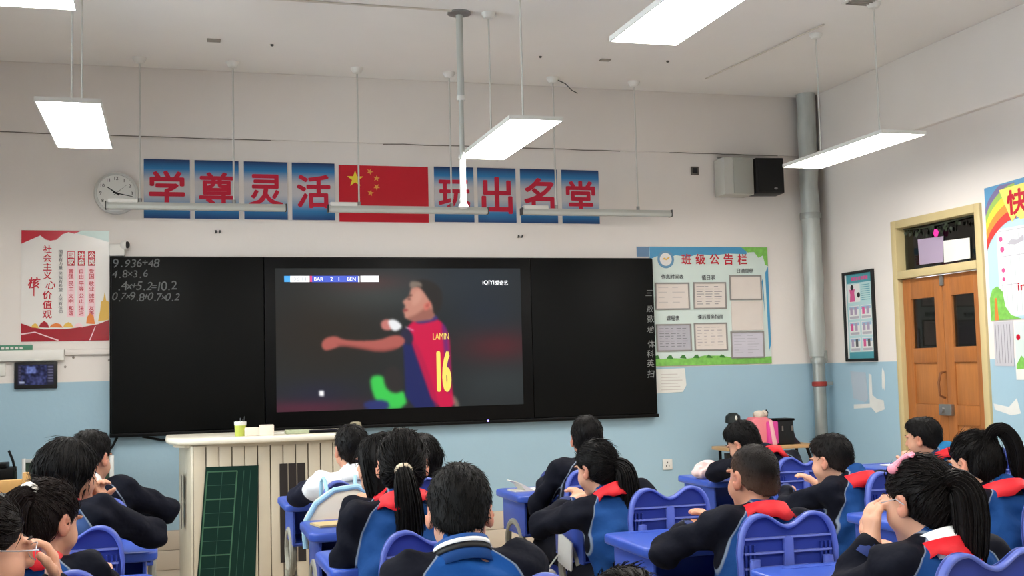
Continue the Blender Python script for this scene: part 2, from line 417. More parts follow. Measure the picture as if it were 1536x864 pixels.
# ------------------------------------------------------------------ ceiling fittings
M_white = mat('white enamel', (222, 220, 214), .4)
M_rod = mat('white rod', (200, 198, 192), .4)
M_plate = mat('grey cover plate', (150, 143, 134), .6)
M_dif = emis('LED diffuser', (255, 251, 244), PANEL_POWER)
def panel_light(x, y, z, label):
    """x,y: far left corner; 0.3 x 1.2 m panel on two rods"""
    t = thing('pendant_light', label, 'ceiling light', (x+.15, y-.6, z), group='pendant LED panels')
    MB().box(-.158, .158, -.606, -.6, 0, .024).box(-.156, .156, .6, .606, 0, .024).box(-.156, -.15, -.6, .6, 0, .024).box(.15, .156, -.6, .6, 0, .024).build('frame', M_white, t)
    MB().box(-.15, .15, -.6, .6, .002, .01).build('diffuser', M_dif, t)
    MB().box(-.15, .15, -.6, .6, .014, .023).build('back_plate', M_white, t)
    for k in (-1, 1):
        MB().tube([(0, .35*k, .023), (0, .35*k, R_['z1']-z-.03)], .006, 8).build('rod', M_rod, t)
        MB().lathe([(.045, 0), (.045, -.012), (.03, -.035), (.012, -.04)], 16, (0, .35*k, R_['z1']-z)).build('canopy', M_white, t)
    MB().tube([(.03, .05, .023), (.03, .05, .055)], .02, 10).build('sensor_knob', M_plate, t)
names = [['white LED pendant panel hanging over the left desks before the clock', 'white LED pendant panel hanging before the flag and the red characters', 'white LED pendant panel hanging near the corner pipe and door'],
         ['second-row LED pendant panel above the left desk column', 'second-row LED pendant panel above the middle desk columns', 'second-row LED pendant panel along the door wall'],
         ['back-row LED pendant panel by the windows', 'back-row LED pendant panel in the middle of the room', 'back-row LED pendant panel along the door wall']]
for r, yy in enumerate((-1.54, -4.29, -7.05)):
    for c, xx in enumerate((-2.315, .13, 2.49)): panel_light(xx, yy, 2.75, names[r][c])
M_alu = mat('grey white aluminium', (188, 190, 184), .4, metal=.2)
M_endc = mat('dark end cap', (70, 70, 68), .5)
def board_light(x0, x1, rods, label):
    t = thing('board_light', label, 'light', ((x0+x1)/2, -.29, 2.59), group='board lamps')
    h = (x1-x0)/2
    MB().prism([(-.03, -.028), (.03, -.028), (.034, -.005), (.02, .022), (-.02, .022), (-.034, -.005)], -h, h, 'x').build('lamp_body', M_alu, t, bevel=.003)
    for s in (-1, 1): MB().cbox((s*(h+.004), 0, -.003), (.008, .07, .056)).build('end_cap', M_endc, t, bevel=.002)
    MB().cbox((-h+.11, .0, .03), (.2, .055, .03)).build('driver_box', M_white, t, bevel=.006)
    for rx in rods:
        MB().tube([(rx-(x0+x1)/2, 0, .02), (rx-(x0+x1)/2, 0, 1.03)], .0065, 8).build('rod', M_rod, t)
        MB().lathe([(.012, -.045), (.03, -.04), (.048, -.012), (.048, 0)], 16, (rx-(x0+x1)/2, 0, 1.06)).build('canopy', M_white, t)
        MB().tube([(rx-(x0+x1)/2, 0, .02), (rx-(x0+x1)/2, 0, .05)], .014, 8).build('clip', M_steel, t)
board_light(-2.11, -.875, (-1.885, -1.24), 'slim grey board lamp hanging in front of the clock and first characters')
board_light(-.56, .645, (-.335, .37), 'slim grey board lamp hanging in front of the red flag')
board_light(.925, 2.165, (1.205, 1.89), 'slim grey board lamp hanging before the last two red characters')
# projector mounting pole
t = thing('ceiling_pole', 'white steel mounting pole hanging from a ceiling flange by the flag', 'pole', (.095, -1.76, 3.65))
MB().lathe([(.075, 0), (.075, -.012), (.02, -.018)], 20).build('flange', M_steel, t)
MB().tube([(0, 0, -.012), (0, 0, -.55)], .022, 14).build('upper_tube', M_alu, t)
MB().lathe([(.026, 0), (.028, -.015), (.026, -.03)], 14, (0, 0, -.54)).build('joint_collar', M_white, t)
MB().tube([(0, 0, -.55), (0, 0, -1.0)], .016, 12).build('middle_tube', M_alu, t)
MB().tube([(0, 0, -.95), (0, 0, -1.2)], .02, 12).build('white_sleeve', mat('bright white sleeve', (240, 240, 238), .4), t)
MB().lathe([(.012, 0), (.024, -.01), (.02, -.035), (.03, -.05), (.034, -.06), (.02, -.07)], 14, (0, 0, -1.19)).build('end_hook', M_white, t)
def ceil_item(name, x, y, sx, sy, h, m, label):
    tag(MB().box(x-sx/2, x+sx/2, y-sy/2, y+sy/2, R_['z1']-h, R_['z1']).build(name, m, bevel=.003), label, 'fitting')
ceil_item('cover_plate', -1.392, -.84, .09, .06, .01, M_plate, 'small grey cover plate on the ceiling before the first character')
ceil_item('cover_plate', 1.425, -.87, .08, .05, .008, M_plate, 'small grey cover plate on the ceiling before the last characters')
v = thing('ceiling_vent', 'small square louvred vent in the ceiling near the door side', 'vent', (2.53, -2.53, R_['z1']))
MB().box(-.09, .09, -.09, .09, -.008, 0).build('frame', M_white, v)
for k in range(5): MB().cbox((0, -.06+.03*k, -.012), (.15, .012, .008)).build('louvre', M_plate, v)
for i, (x, y) in enumerate(((.922, -.865), (1.905, -.924), (-1.0, -.80))):
    tag(MB().lathe([(.012, 0), (.012, -.006), (.006, -.012)], 10, (x, y, R_['z1'])).build('ceiling_hook', M_endc), 'tiny dark hook screwed into the ceiling', 'hook', 'ceiling hooks')
M_cond = mat('ceiling conduit', (204, 196, 186), .7)  # faint tone of the thin tubes imitates soft shadow lines
tag(MB().tube([(-1.9, -1.83, 3.64), (.04, -1.80, 3.645)], .007, 8).build('shadow_line', M_cond), 'thin tube toned like a soft shadow on the ceiling running to the mounting pole', 'shadow_line')
tag(MB().tube([(2.56, -2.03, 3.64), (2.49, -1.26, 3.64), (2.42, -.5, 3.645)], .006, 8).build('shadow_line', M_cond), 'thin tube toned like a soft shadow on the ceiling before the corner pipe', 'shadow_line')
tag(MB().tube([(1.25, -.29, 3.63), (1.34, -.2, 3.63), (1.42, -.12, 3.60), (1.50, -.03, 3.60)], .004, 6).build('ceiling_wire', M_endc), 'loose dark wire curling from a board lamp canopy', 'wire')
for a, b in ((-3.7, -.95), (-.1, 1.86), (2.3, 3.3)):
    pts = [(a+(b-a)*i/12, -.0195, 3.137+random.uniform(-.004, .004)) for i in range(13)]
    tag(MB().tube(pts, .0035, 5).build('plaster_crack', M_crack), 'thin dark crack along the beam above the banner', 'crack', 'plaster cracks')
# ------------------------------------------------------------------ banner of characters and flag
M_redc = mat('crimson lettering', (196, 26, 58), .5)
M_ban = ramp_mat('blue banner print', 1, -.218, .218, [(0, (14, 58, 112)), (.16, (40, 122, 178)), (.42, (196, 196, 200)), (.62, (198, 194, 196)), (.84, (30, 120, 178)), (1, (8, 40, 92))])
for ch, nm, x0, x1 in zip('学尊灵活玩出名堂', ('xue', 'zun', 'ling', 'huo', 'wan', 'chu', 'ming', 'tang'), (-1.865, -1.507, -1.151, -.797, .301, .651, 1.004, 1.352), (-1.54, -1.19, -.831, -.475, .619, .965, 1.313, 1.670)):
    zc = 2.757 if x0 < 0 else 2.754
    t = thing('banner_panel', 'blue shaded banner panel with the red character '+nm+' for '+dict(xue='study', zun='respect', ling='quick', huo='lively', wan='play', chu='out', ming='name', tang='hall')[nm], 'banner', ((x0+x1)/2, -.001, zc), FRONT, 'slogan panels')
    MB().box(-(x1-x0)/2, (x1-x0)/2, -.218, .218, 0, .005).build('board', M_ban, t)
    T(t, ch, 0, 0, .255, .30, M_redc, 'character', .022, .0065)
M_flag = mat('flag red', (196, 24, 42), .5); M_star = mat('star yellow', (232, 208, 60), .5); M_star2 = mat('small star orange', (226, 160, 74), .5)
t = thing('wall_flag', 'red flag with one large and four small yellow stars', 'flag', (-.095, -.001, 2.748), FRONT)
MB().box(-.348, .348, -.219, .219, 0, .004).build('cloth', M_flag, t)
def star(c, r, rot): return [(c[0]+(r if i % 2 == 0 else r*.39)*math.sin(rot+i*PI/5), c[1]+(r if i % 2 == 0 else r*.39)*math.cos(rot+i*PI/5)) for i in range(10)]
MB().poly(star((-.223, .112), .066, 0), .0055).build('star', M_star, t)
for (x, y), a in zip(((-.109, .172), (-.058, .121), (-.058, .053), (-.106, .006)), (.4, .15, .6, .2)):
    MB().poly(star((x, y), .027, a), .0055).build('star', M_star2, t)
# ------------------------------------------------------------------ clock
M_clk = mat('clock face white', (226, 226, 222), .4); M_rim = mat('clock silver rim', (204, 205, 202), .3, metal=.3); M_blk = mat('black', (24, 24, 26), .5)
t = thing('wall_clock', 'round white wall clock partly behind a board lamp', 'clock', (-2.054, -.001, 2.714), FRONT)
MB().lathe([(.150, 0), (.155, .015), (.150, .035), (.135, .04), (.132, .028)], 40).build('case', M_rim, t)
MB().disc((0, 0), .134, .03, 40).build('dial', M_clk, t)
for h in range(1, 13):
    a = h*PI/6; T(t, str(h), .108*math.sin(a), .108*math.cos(a), None, .024, M_blk, 'numeral', .01, .0315)
def hand(ang, l, w, z, n):
    c, s = math.cos(ang), math.sin(ang)
    MB().poly([(x*c+y*s, -x*s+y*c) for x, y in ((-w, -.025), (w, -.025), (w*.5, l), (-w*.5, l))], z).build(n, M_blk, t)
hand(math.radians(305), .075, .006, .033, 'hour_hand'); hand(math.radians(102), .115, .0045, .0345, 'minute_hand'); hand(math.radians(50), .09, .0015, .036, 'second_hand')
MB().disc((0, 0), .008, .037, 12).build('hub', M_blk, t)
# ------------------------------------------------------------------ red poster
M_pw = mat('glossy poster white', (226, 222, 218), .22, spec=.6, var=.03, vscale=4)
M_pr = mat('poster red', (188, 26, 48), .25, spec=.6); M_pd = mat('poster dark red', (160, 16, 36), .25, spec=.6); M_pk = mat('poster pale pink', (236, 200, 206), .3); M_gold = mat('poster gold', (226, 182, 84), .4); M_ora = mat('poster orange', (224, 128, 60), .4)
M_gry = mat('poster grey print', (84, 84, 88), .5); M_sky = mat('poster pale teal', (190, 212, 208), .25)
t = thing('values_poster', 'glossy white poster with red ribbon borders and vertical red characters', 'poster', (-2.4, -.001, 2.046), FRONT)
def pp(pts): return [(x+2.4, z-2.046) for x, z in pts]
MB().box(-.292, .296, -.394, .396, 0, .003).build('sheet', M_pw, t)
MB().poly(pp([(-2.40, 2.442), (-2.104, 2.442), (-2.104, 2.36), (-2.2, 2.39)]), .0036).build('sky_print', M_sky, t)
MB().poly(pp([(-2.692, 2.442), (-2.692, 2.345), (-2.63, 2.375), (-2.567, 2.405), (-2.53, 2.375), (-2.50, 2.368), (-2.46, 2.375), (-2.42, 2.415), (-2.38, 2.43), (-2.34, 2.42), (-2.29, 2.442)]), .0042).build('ribbon', M_pr, t)
MB().poly(pp([(-2.692, 1.652), (-2.692, 1.782), (-2.62, 1.755), (-2.54, 1.738), (-2.40, 1.738), (-2.28, 1.752), (-2.18, 1.77), (-2.104, 1.80), (-2.104, 1.652)]), .0042).build('ribbon', M_pd, t)
MB().poly(pp([(-2.692, 1.70), (-2.60, 1.715), (-2.45, 1.655), (-2.44, 1.66), (-2.60, 1.722), (-2.692, 1.71)]), .0048).build('ribbon_line', M_pk, t)
MB().poly(pp([(-2.24, 1.655), (-2.20, 1.755), (-2.195, 1.755), (-2.232, 1.655)]), .0048).build('ribbon_line', M_pk, t)
for x, w, h, m in ((-2.60, .05, .03, M_gold), (-2.54, .07, .045, M_pd), (-2.46, .09, .03, M_ora), (-2.38, .07, .035, M_gold), (-2.31, .06, .03, M_pk)):
    MB().poly(pp([(x-w/2, 1.752), (x+w/2, 1.748), (x+w*.3, 1.752+h*.7), (x, 1.752+h), (x-w*.35, 1.752+h*.6)]), .0046).build('landmark_print', m, t)
MB().poly(pp([(-2.18, 1.79), (-2.106, 1.80), (-2.106, 1.93), (-2.125, 1.94), (-2.135, 2.0), (-2.145, 1.94), (-2.16, 1.93), (-2.165, 1.87)]), .0046).build('column_print', M_gold, t)
MB().poly(pp([(-2.26, 1.775), (-2.20, 1.77), (-2.21, 1.83), (-2.235, 1.85), (-2.255, 1.82)]), .0046).build('lantern_print', M_ora, t)
TV(t, '社会主义', -.12, .290, .058, .062, M_pr, 'character', .02); TV(t, '价值观', -.12, -.034, .062, .069, M_pr, 'character', .02)
T(t, '核', -.207, .022, .085, .115, M_pr, 'character', .015, shear=.15); T(t, '心', -.10, .006, .078, .06, M_pr, 'character', .015, shear=.2)
MB().poly([(-.212, .05), (-.203, .05), (-.205, -.075), (-.212, -.07)], .004).build('brush_tail', M_pr, t)
TV(t, '国家有力量 民族有希望 人民有信仰', -.032, .256, .027, .0285, M_gry, 'small_character', .01)
for i, (hd, tx) in enumerate((('国家', '富强民主文明和谐'), ('社会', '自由平等公正法治'), ('公民', '爱国敬业诚信友善'))):
    x = .038+i*.069
    MB().box(x-.026, x+.026, -.225, .14, .003, .0034).build('column_panel', M_pk, t)
    MB().box(x-.024, x+.024, .143, .248, .003, .0038).build('heading_tag', M_pr, t, bevel=.0015)
    TV(t, hd, x, .242, .042, .048, M_pw, 'heading', .02, .0046)
    for k in range(4):
        for j in range(2): T(t, tx[k*2+j], x, .103-k*.088-j*.036, .034, .034, M_pr, 'small_character', .015, .0042)
# ------------------------------------------------------------------ blackboard with display
M_bk = mat('blackboard black', (9, 10, 10), .5, spec=.12, var=.15, vscale=3); M_bz = mat('black bezel', (6, 6, 7), .45, spec=.15)
M_chalk = mat('faint chalk', (104, 106, 106), .95); M_chalk2 = mat('chalk', (140, 142, 141), .95)
bb = thing('blackboard', 'wide black smart board with a display showing a football match', 'blackboard', (0, -.001, .961), FRONT)
MB().box(-2.1, 2.1, 0, 1.293, 0, .045).build('back_frame', M_bz, bb, bevel=.004)
pl = MB().box(-2.085, -1.02, .03, 1.283, .045, .075).build('writing_panel', M_bk, bb, bevel=.004)
pr = MB().box(1.05, 2.092, .03, 1.283, .045, .075).build('writing_panel', M_bk, bb, bevel=.004)
MB().box(-2.1, 2.1, 0, .028, .045, .085).build('chalk_ledge', M_bz, bb, bevel=.006)
dsp = MB().box(-1.015, 1.045, .03, 1.283, .045, .085).build('display', M_bz, bb, bevel=.005)
for tx, x, y, w, h in (('9.936÷48', -1.916, 1.243, .32, .062), ('4.8×3.6', -1.958, 1.164, .245, .06), ('.4x+5.2=10.2', -1.845, 1.077, .41, .066), ('0.7×9.8+0.7×0.2', -1.849, .998, .455, .066)):
    rc = random.Random(len(tx)); p = w/len(tx)          # written by hand: every figure sits a little differently
    for k, ch in enumerate(tx):
        cx = x-w/2+p*(k+.5); sm = ch in '.-=+×÷'
        T(pl, ch, cx, y+(-h*.42 if ch == '.' else rc.uniform(-.006, .006)), .010 if ch == '.' else p*(1.15 if sm else 1.3), .010 if ch == '.' else h*(.5 if sm else rc.uniform(.85, 1.05)), M_chalk, 'chalk_writing', 0, .0765, shear=rc.uniform(.05, .3))
for ch, y in zip('三数数地体科英扫', (1.004, .876, .795, .708, .59, .512, .435, .35)):
    T(pr, ch, 2.05+random.uniform(-.008, .008), y, .062, .062, M_chalk2, 'chalk_writing', 0, .0765, shear=random.uniform(-.1, .25))
MB().disc((.670, .022), .008, .0862, 12).build('power_light', emis('violet indicator', (170, 150, 255), 3.0), dsp)
# picture on the display: soft match scene rasterised into the screen's own colour grid
NX, NY = 304, 171
def pxs(x, y):
    u = (x-412)/365.0; tp = 404+u; bt = 619-13*u
    return u, (y-tp)/(bt-tp)
gx, gy = np.meshgrid((np.arange(NX)+.5)/NX, (np.arange(NY)+.5)/NY)
img = np.zeros((NY, NX, 3)); img[:] = (34, 38, 40)
def blob(px, py, sx, sy, rgb, a=1.0):
    u, v = pxs(px, py); k = a*np.exp(-(((gx-u)*365/sx)**2+((gy-v)*207/sy)**2))[..., None]
    img[:] = img*(1-k)+np.array(rgb)*k
blob(480, 500, 100, 70, (40, 34, 28)); blob(560, 440, 90, 30, (72, 78, 76), .6); blob(740, 520, 60, 25, (86, 30, 38), .85); blob(700, 420, 80, 40, (40, 50, 62), .6)
blob(540, 425, 60, 12, (96, 52, 52), .5); blob(740, 575, 70, 30, (50, 58, 60), .6); blob(450, 612, 90, 12, (96, 30, 52), .8); blob(470, 590, 60, 18, (34, 34, 60), .6); blob(720, 470, 50, 30, (32, 42, 58), .6)
def inpoly(pts):
    P = [pxs(*q) for q in pts]; ins = np.zeros((NY, NX))
    for ox in (-.33, 0, .33):
        for oy in (-.33, 0, .33):
            X = gx+ox/NX; Y = gy+oy/NY; c = np.zeros((NY, NX), bool); j = len(P)-1
            for i in range(len(P)):
                (xi, yi), (xj, yj) = P[i], P[j]
                cond = ((yi > Y) != (yj > Y))
                with np.errstate(divide='ignore', invalid='ignore'):
                    c ^= cond & (X < (xj-xi)*(Y-yi)/(yj-yi+1e-12)+xi)
                j = i
            ins += c
    return ins/9
def blur(a, n):
    for _ in range(n):
        p = np.pad(a, 1, mode='edge'); p = (p[:-2]+2*p[1:-1]+p[2:])/4; a = (p[:, :-2]+2*p[:, 1:-1]+p[:, 2:])/4
    return a
def shape(pts, rgb, soft=1, a=1.0, ch=1):
    for _ in range(ch):
        if soft: pts = [q for i in range(len(pts)) for q in ((pts[i][0]*.75+pts[(i+1) % len(pts)][0]*.25, pts[i][1]*.75+pts[(i+1) % len(pts)][1]*.25), (pts[i][0]*.25+pts[(i+1) % len(pts)][0]*.75, pts[i][1]*.25+pts[(i+1) % len(pts)][1]*.75))]
    m = blur(inpoly(pts), soft)[..., None]*a
    img[:] = img*(1-m)+np.array(rgb)*m
shape([(545, 566), (562, 563), (575, 575), (580, 590), (596, 585), (600, 612), (560, 613), (548, 590)], (60, 200, 80), 4)
shape([(566, 552), (590, 550), (596, 585), (580, 592), (566, 580)], (44, 40, 40), 4)
shape([(536, 602), (570, 600), (575, 614), (536, 615)], (40, 50, 110), 3)
shape([(594, 500), (610, 488), (640, 520), (655, 614), (598, 614), (596, 540)], (26, 34, 92), 1)           # side panel of the shirt
shape([(600, 494), (612, 482), (640, 476), (656, 486), (665, 505), (666, 530), (667, 590), (674, 610), (640, 611), (622, 555), (606, 510)], (206, 12, 70), 1)
shape([(606, 512), (622, 560), (640, 611), (648, 611), (632, 556), (616, 516)], (168, 20, 70), 2, .6)
shape([(653, 484), (660, 490), (664, 512), (665, 590), (660, 590), (656, 520)], (40, 52, 140), 2, .55)
shape([(590, 498), (602, 492), (612, 508), (606, 520), (596, 516)], (40, 36, 62), 1)                        # sleeve cuff
shape([(594, 505), (600, 515), (585, 526), (560, 530), (530, 524), (505, 520), (490, 526), (480, 528), (475, 518), (482, 508), (497, 505), (507, 511), (530, 513), (560, 512), (580, 504)], (176, 92, 84), 1)   # arm and fist
shape([(497, 517), (530, 521), (562, 527), (590, 521), (585, 526), (560, 530), (530, 525), (500, 520)], (120, 56, 52), 2, .7)
shape([(562, 485), (570, 480), (578, 482), (582, 492), (576, 498), (564, 496)], (196, 120, 112), 1)
shape([(572, 482), (584, 480), (596, 491), (586, 499), (578, 497)], (236, 236, 238), 1)                     # wrist band
shape([(612, 484), (628, 476), (645, 474), (650, 480), (640, 484), (620, 488)], (60, 50, 110), 1)           # collar
shape([(609, 434), (622, 428), (634, 440), (642, 458), (644, 474), (638, 481), (612, 484), (604, 481), (598, 478.5), (598, 474), (597, 471), (595.5, 468), (597, 465.5), (599, 463), (599, 460), (595.5, 455), (597, 452.5), (602, 449), (606, 444)], (196, 136, 118), 1, ch=0)   # face and neck
shape([(600, 478), (611, 476), (625, 467), (634, 460), (644, 472), (640, 481), (612, 485)], (142, 86, 76), 2, .75)
shape([(612, 440), (622, 436), (626, 448), (618, 458), (608, 462)], (214, 158, 138), 3, .6)
shape([(627, 459), (636, 453), (639, 458), (634, 466), (628, 468)], (212, 116, 102), 1, ch=0); shape([(630, 459), (635, 456), (635, 461), (631, 464)], (150, 74, 66), 1, .7)
shape([(607, 434), (608, 425), (616, 422), (630, 421), (645, 426), (655, 438), (656, 452), (653, 466), (645, 474), (641, 472), (640, 458), (634, 450), (628, 440), (620, 431)], (40, 36, 35), 1)   # hair
shape([(606, 433), (607, 425), (612, 423), (624, 425), (626, 433), (618, 431), (612, 434)], (150, 132, 118), 1, .8)
shape([(602, 446.5), (609, 443.5), (611, 445), (604, 448)], (70, 44, 38), 0, .85); shape([(603, 450), (607, 449), (608, 451), (604, 452)], (40, 28, 28), 0, .8); shape([(595.5, 466), (602, 465), (604, 467.5), (597, 470)], (140, 56, 56), 0, .8)
shape([(598, 491), (611, 496), (612, 499), (600, 494)], (230, 200, 210), 0, .7)
shape([(668, 590), (678, 604), (677, 612), (668, 608)], (150, 130, 110), 2, .7)
shape([(472, 587), (479, 587), (479, 595), (472, 595)], (255, 255, 255), 0)
img = np.stack([blur(img[..., c_], 1) for c_ in range(3)], 2)
verts = [((i/NX-.5)*1.895, (.5-j/NY)*1.062, 0) for j in range(NY+1) for i in range(NX+1)]
faces = [(j*(NX+1)+i, (j+1)*(NX+1)+i, (j+1)*(NX+1)+i+1, j*(NX+1)+i+1) for j in range(NY) for i in range(NX)]
me = bpy.data.meshes.new('screen'); me.from_pydata(verts, [], faces)
def set_picture(me, rgbf, nx, ny):
    at = me.color_attributes.new('picture', 'FLOAT_COLOR', 'POINT')
    pad = np.pad(rgbf, ((1, 1), (1, 1), (0, 0)), mode='edge')
    pt = (pad[:-1, :-1]+pad[1:, :-1]+pad[:-1, 1:]+pad[1:, 1:])/4
    c = pt/255.0; c = np.where(c <= .04045, c/12.92, ((c+.055)/1.055)**2.4)
    buf = np.ones(((nx+1)*(ny+1), 4), np.float32); buf[:, :3] = c.reshape(-1, 3); at.data.foreach_set('color', buf.ravel())
set_picture(me, img, NX, NY); me.materials.append(attr_screen('display picture', .85))
scr = link('screen', me, dsp); scr.location = (.012, .672, .0865)
def S(px, py):
    u, v = pxs(px, py); return (u-.5)*1.895+.012, .672+(.5-v)*1.062
E_w = emis('screen white', (250, 252, 255), 1.0); E_b = emis('screen blue', (46, 78, 200), 1.0); E_c = emis('screen cyan', (50, 160, 235), 1.0); E_r = emis('screen red', (220, 50, 120), 1.0); E_y = emis('screen yellow', (240, 214, 90), 1.0); E_g = emis('screen grey', (190, 194, 200), 1.0)
def bar(x0, x1, y0, y1, m, z, n): (a, b), (c, d_) = S(x0, y1), S(x1, y0); MB().box(a, c, b, d_, .0868, z).build(n, m, dsp)
bar(424.5, 433, 415.5, 424.5, E_c, .0872, 'score_bar'); bar(433, 460.5, 415.5, 424.8, E_w, .0873, 'score_bar'); bar(461, 464, 415.5, 424.5, E_r, .0873, 'score_bar')
bar(464, 531, 415.5, 425, E_b, .0872, 'score_bar'); bar(530.5, 532.5, 416, 425, E_w, .0874, 'score_bar'); bar(534, 561, 415.5, 424.8, E_w, .0873, 'score_bar')
def st(tx, px, py, wpx, hpx, m, n='score_lettering', bold=.015, z=.0885):
    x, y = S(px, py); T(dsp, tx, x, y, wpx/365*1.895, hpx/207*1.062, m, n, bold, z)
st('BAR', 473.5, 420.2, 13, 5.6, E_w); st('2', 492, 420.2, 4, 6, E_w); st('1', 502.5, 420.2, 3, 6, E_w); st('BEN', 521, 420.2, 12, 5.6, E_w); st('36:14', 447, 420.2, 18, 5, E_g)
st('iQIYI', 726.5, 426.3, 18, 7.5, E_w, 'channel_lettering', .02); st('爱奇艺', 747, 426.3, 20, 7.5, E_w, 'channel_lettering', .02)
st('LAMIN', 652, 506, 24, 10, E_y, 'shirt_lettering', .0); st('16', 655.5, 558, 22, 62, E_y, 'shirt_lettering', .03)
# cable under the board
tag(MB().tube([(-2.05, -.03, .96), (-2.08, -.04, .90), (-2.13, -.05, .84), (-2.2, -.05, .72), (-2.25, -.06, .6), (-2.27, -.05, .3)], .009, 8).build('power_cable', M_bz), 'black power cable running down from the board corner', 'cable')
tag(MB().tube([(-1.88, -.03, .96), (-1.75, -.03, .93), (-1.60, -.03, .92), (-1.48, -.03, .935), (-1.40, -.03, .96)], .009, 8).build('power_cable', M_bz), 'black cable sagging under the board behind the lectern', 'cable')
# small white camera above the board corner
t = thing('wall_camera', 'small white camera with black lens at the top corner of the board', 'camera', (-1.99, -.03, 2.30))
MB().cbox((-.06, 0, .0), (.11, .05, .09)).build('body', M_white, t, bevel=.012)
MB().sphere((-.005, -.01, .035), .036, 14, 10).build('head', M_white, t)
MB().sphere((.012, -.032, .035), (.018, .016, .026), 12, 8).build('lens', M_blk, t)
MB().tube([(-.03, 0, -.01), (-.03, .02, -.04)], .02, 8).build('bracket', M_white, t)
# ------------------------------------------------------------------ notice board
M_nb = mat('notice board print', (206, 220, 214), .4, var=.03, vscale=3); M_nbs = mat('notice sky blue', (72, 148, 190), .4); M_nbg = mat('notice leaf green', (120, 182, 84), .4, var=.2, vscale=30); M_nbd = mat('notice dark leaf', (60, 120, 50), .45)
M_fr = mat('paper pocket grey', (142, 138, 134), .4); M_ink = mat('ink grey', (120, 120, 124), .8); M_ink2 = mat('dark ink', (60, 60, 66), .8); M_cp = mat('cream paper', (218, 208, 200), .7, var=.02); M_lp = mat('lavender paper', (200, 196, 206), .7, var=.04); M_gp = mat('grey lilac paper', (176, 174, 182), .7, var=.05)
t = thing('notice_board', 'pale green class notice board with seven framed papers', 'notice board', (2.625, -.001, 1.862), FRONT)
def nq(x, z): return x-2.625, z-1.862
MB().box(-.53, .545, -.49, .49, 0, .01).build('board', M_nb, t)
MB().poly([(-.53, .49), (-.53, .385), (-.47, .41), (-.35, .40), (-.30, .42), (-.18, .405), (-.1, .43), (.05, .42), (.18, .435), (.35, .43), (.35, .49)], .0106).build('sky_print', M_nbs, t)
MB().poly([(.30, .49), (.36, .445), (.42, .45), (.46, .40), (.50, .42), (.52, .34), (.545, .33), (.545, .49)], .011).build('leaf_print', M_nbg, t)
MB().poly([(.48, .20), (.545, .33), (.545, -.33), (.52, -.40)], .0106).build('sky_print', M_nbs, t)
MB().poly([(.492, .30), (.515, .30), (.525, -.40), (.505, -.40)], .011).build('pale_print', M_nb, t)
rb = random.Random(4); top = [(-.53+i*.0768, -.425+rb.uniform(-.012, .016)) for i in range(15)]
MB().poly([(-.53, -.49), (.545, -.49)]+top[::-1], .0106).build('grass_print', M_nbg, t)
for i in range(9): x = -.50+i*.118; MB().poly([(x-.03, -.43), (x+.03, -.435), (x+.015, -.41+rb.uniform(-.01, .01)), (x-.01, -.405)], .0112).build('bush_print', M_nbd, t)
MB().disc((-.455+.066, .385), .074, .0112, 32).build('emblem_ring', mat('emblem blue', (96, 144, 178), .4), t)
MB().disc((-.389, .385), .053, .0116, 32).build('emblem', M_pw, t)
MB().poly([(-.425, .385), (-.40, .40), (-.385, .39), (-.36, .408), (-.352, .40), (-.38, .378), (-.40, .383)], .012).build('emblem_bird', M_gold, t)
for i, ch in enumerate('班级公告栏'): T(t, ch, -.205+i*.128, .387, .09, .095, M_pr, 'title_character', .025, .0125)
for tx, x, z, w in (('作息时间表', 2.29, 2.103, .2), ('值日表', 2.615, 2.096, .125), ('日清周结', 2.955, 2.152, .15), ('课程表', 2.283, 1.762, .115), ('课后服务指南', 2.62, 1.769, .23)):
    a, b = nq(x, z); T(t, tx, a, b, w, .042, M_ink2, 'caption', .012, .0125)
def pocket(x0, x1, z0, z1, paper, rows, cols, ink, fr=M_fr):
    x0, z0 = nq(x0, z0); x1, z1 = nq(x1, z1); b = .012
    fo = MB().box(x0, x1, z0, z0+b, .01, .018).box(x0, x1, z1-b, z1, .01, .018).box(x0, x0+b, z0+b, z1-b, .01, .018).box(x1-b, x1, z0+b, z1-b, .01, .018).build('paper_frame', fr, t)
    MB().box(x0+b, x1-b, z0+b, z1-b, .0101, .0125).build('paper', paper, fo)
    if rows:
        m = MB(); rr = random.Random(int(x0*1000)); h = (z1-z0-.06)/rows
        for i in range(rows):
            zz = z1-.035-i*h; x = x0+.03
            for c in range(cols):
                wd = (x1-x0-.06)/cols; l = wd*rr.uniform(.3, .9)
                m.rect(x, x+l, zz-h*.22, zz, .0131); x += wd
        m.build('writing', ink, fo)
pocket(2.13, 2.438, 1.83, 2.055, M_cp, 4, 2, mat('very faint ink', (196, 188, 184), .8)); pocket(2.472, 2.772, 1.833, 2.058, M_cp, 8, 3, M_ink)
pocket(2.803, 3.102, 1.905, 2.115, M_cp, 0, 0, None); pocket(2.812, 3.103, 1.652, 1.902, M_cp, 0, 0, None, M_cp); pocket(2.797, 3.106, 1.42, 1.645, M_lp, 7, 2, M_gp)
pocket(2.128, 2.442, 1.488, 1.714, M_gp, 8, 5, M_ink); pocket(2.466, 2.768, 1.488, 1.72, M_cp, 7, 4, mat('faint ink', (170, 162, 162), .8))
tag(MB().box(1.985, 2.10, -.004, 0, 2.27, 2.352).build('paper_scrap', mat('steel blue paper', (110, 140, 170), .6)), 'blue paper scrap sticking out behind the notice board corner', 'paper')
t = thing('wall_paper_sheet', 'curled white paper sheet taped below the notice board', 'paper', (2.25, -.002, 1.25), FRONT)
MB().prism([(-.13, -.10), (.10, -.095), (.135, -.04), (.125, .10), (-.13, .095)], 0, .002).build('sheet', M_pap, t)
m = MB()
for i in range(6): m.rect(-.09, .06+.02*(i % 3), .05-i*.025, .055-i*.025, .0026)
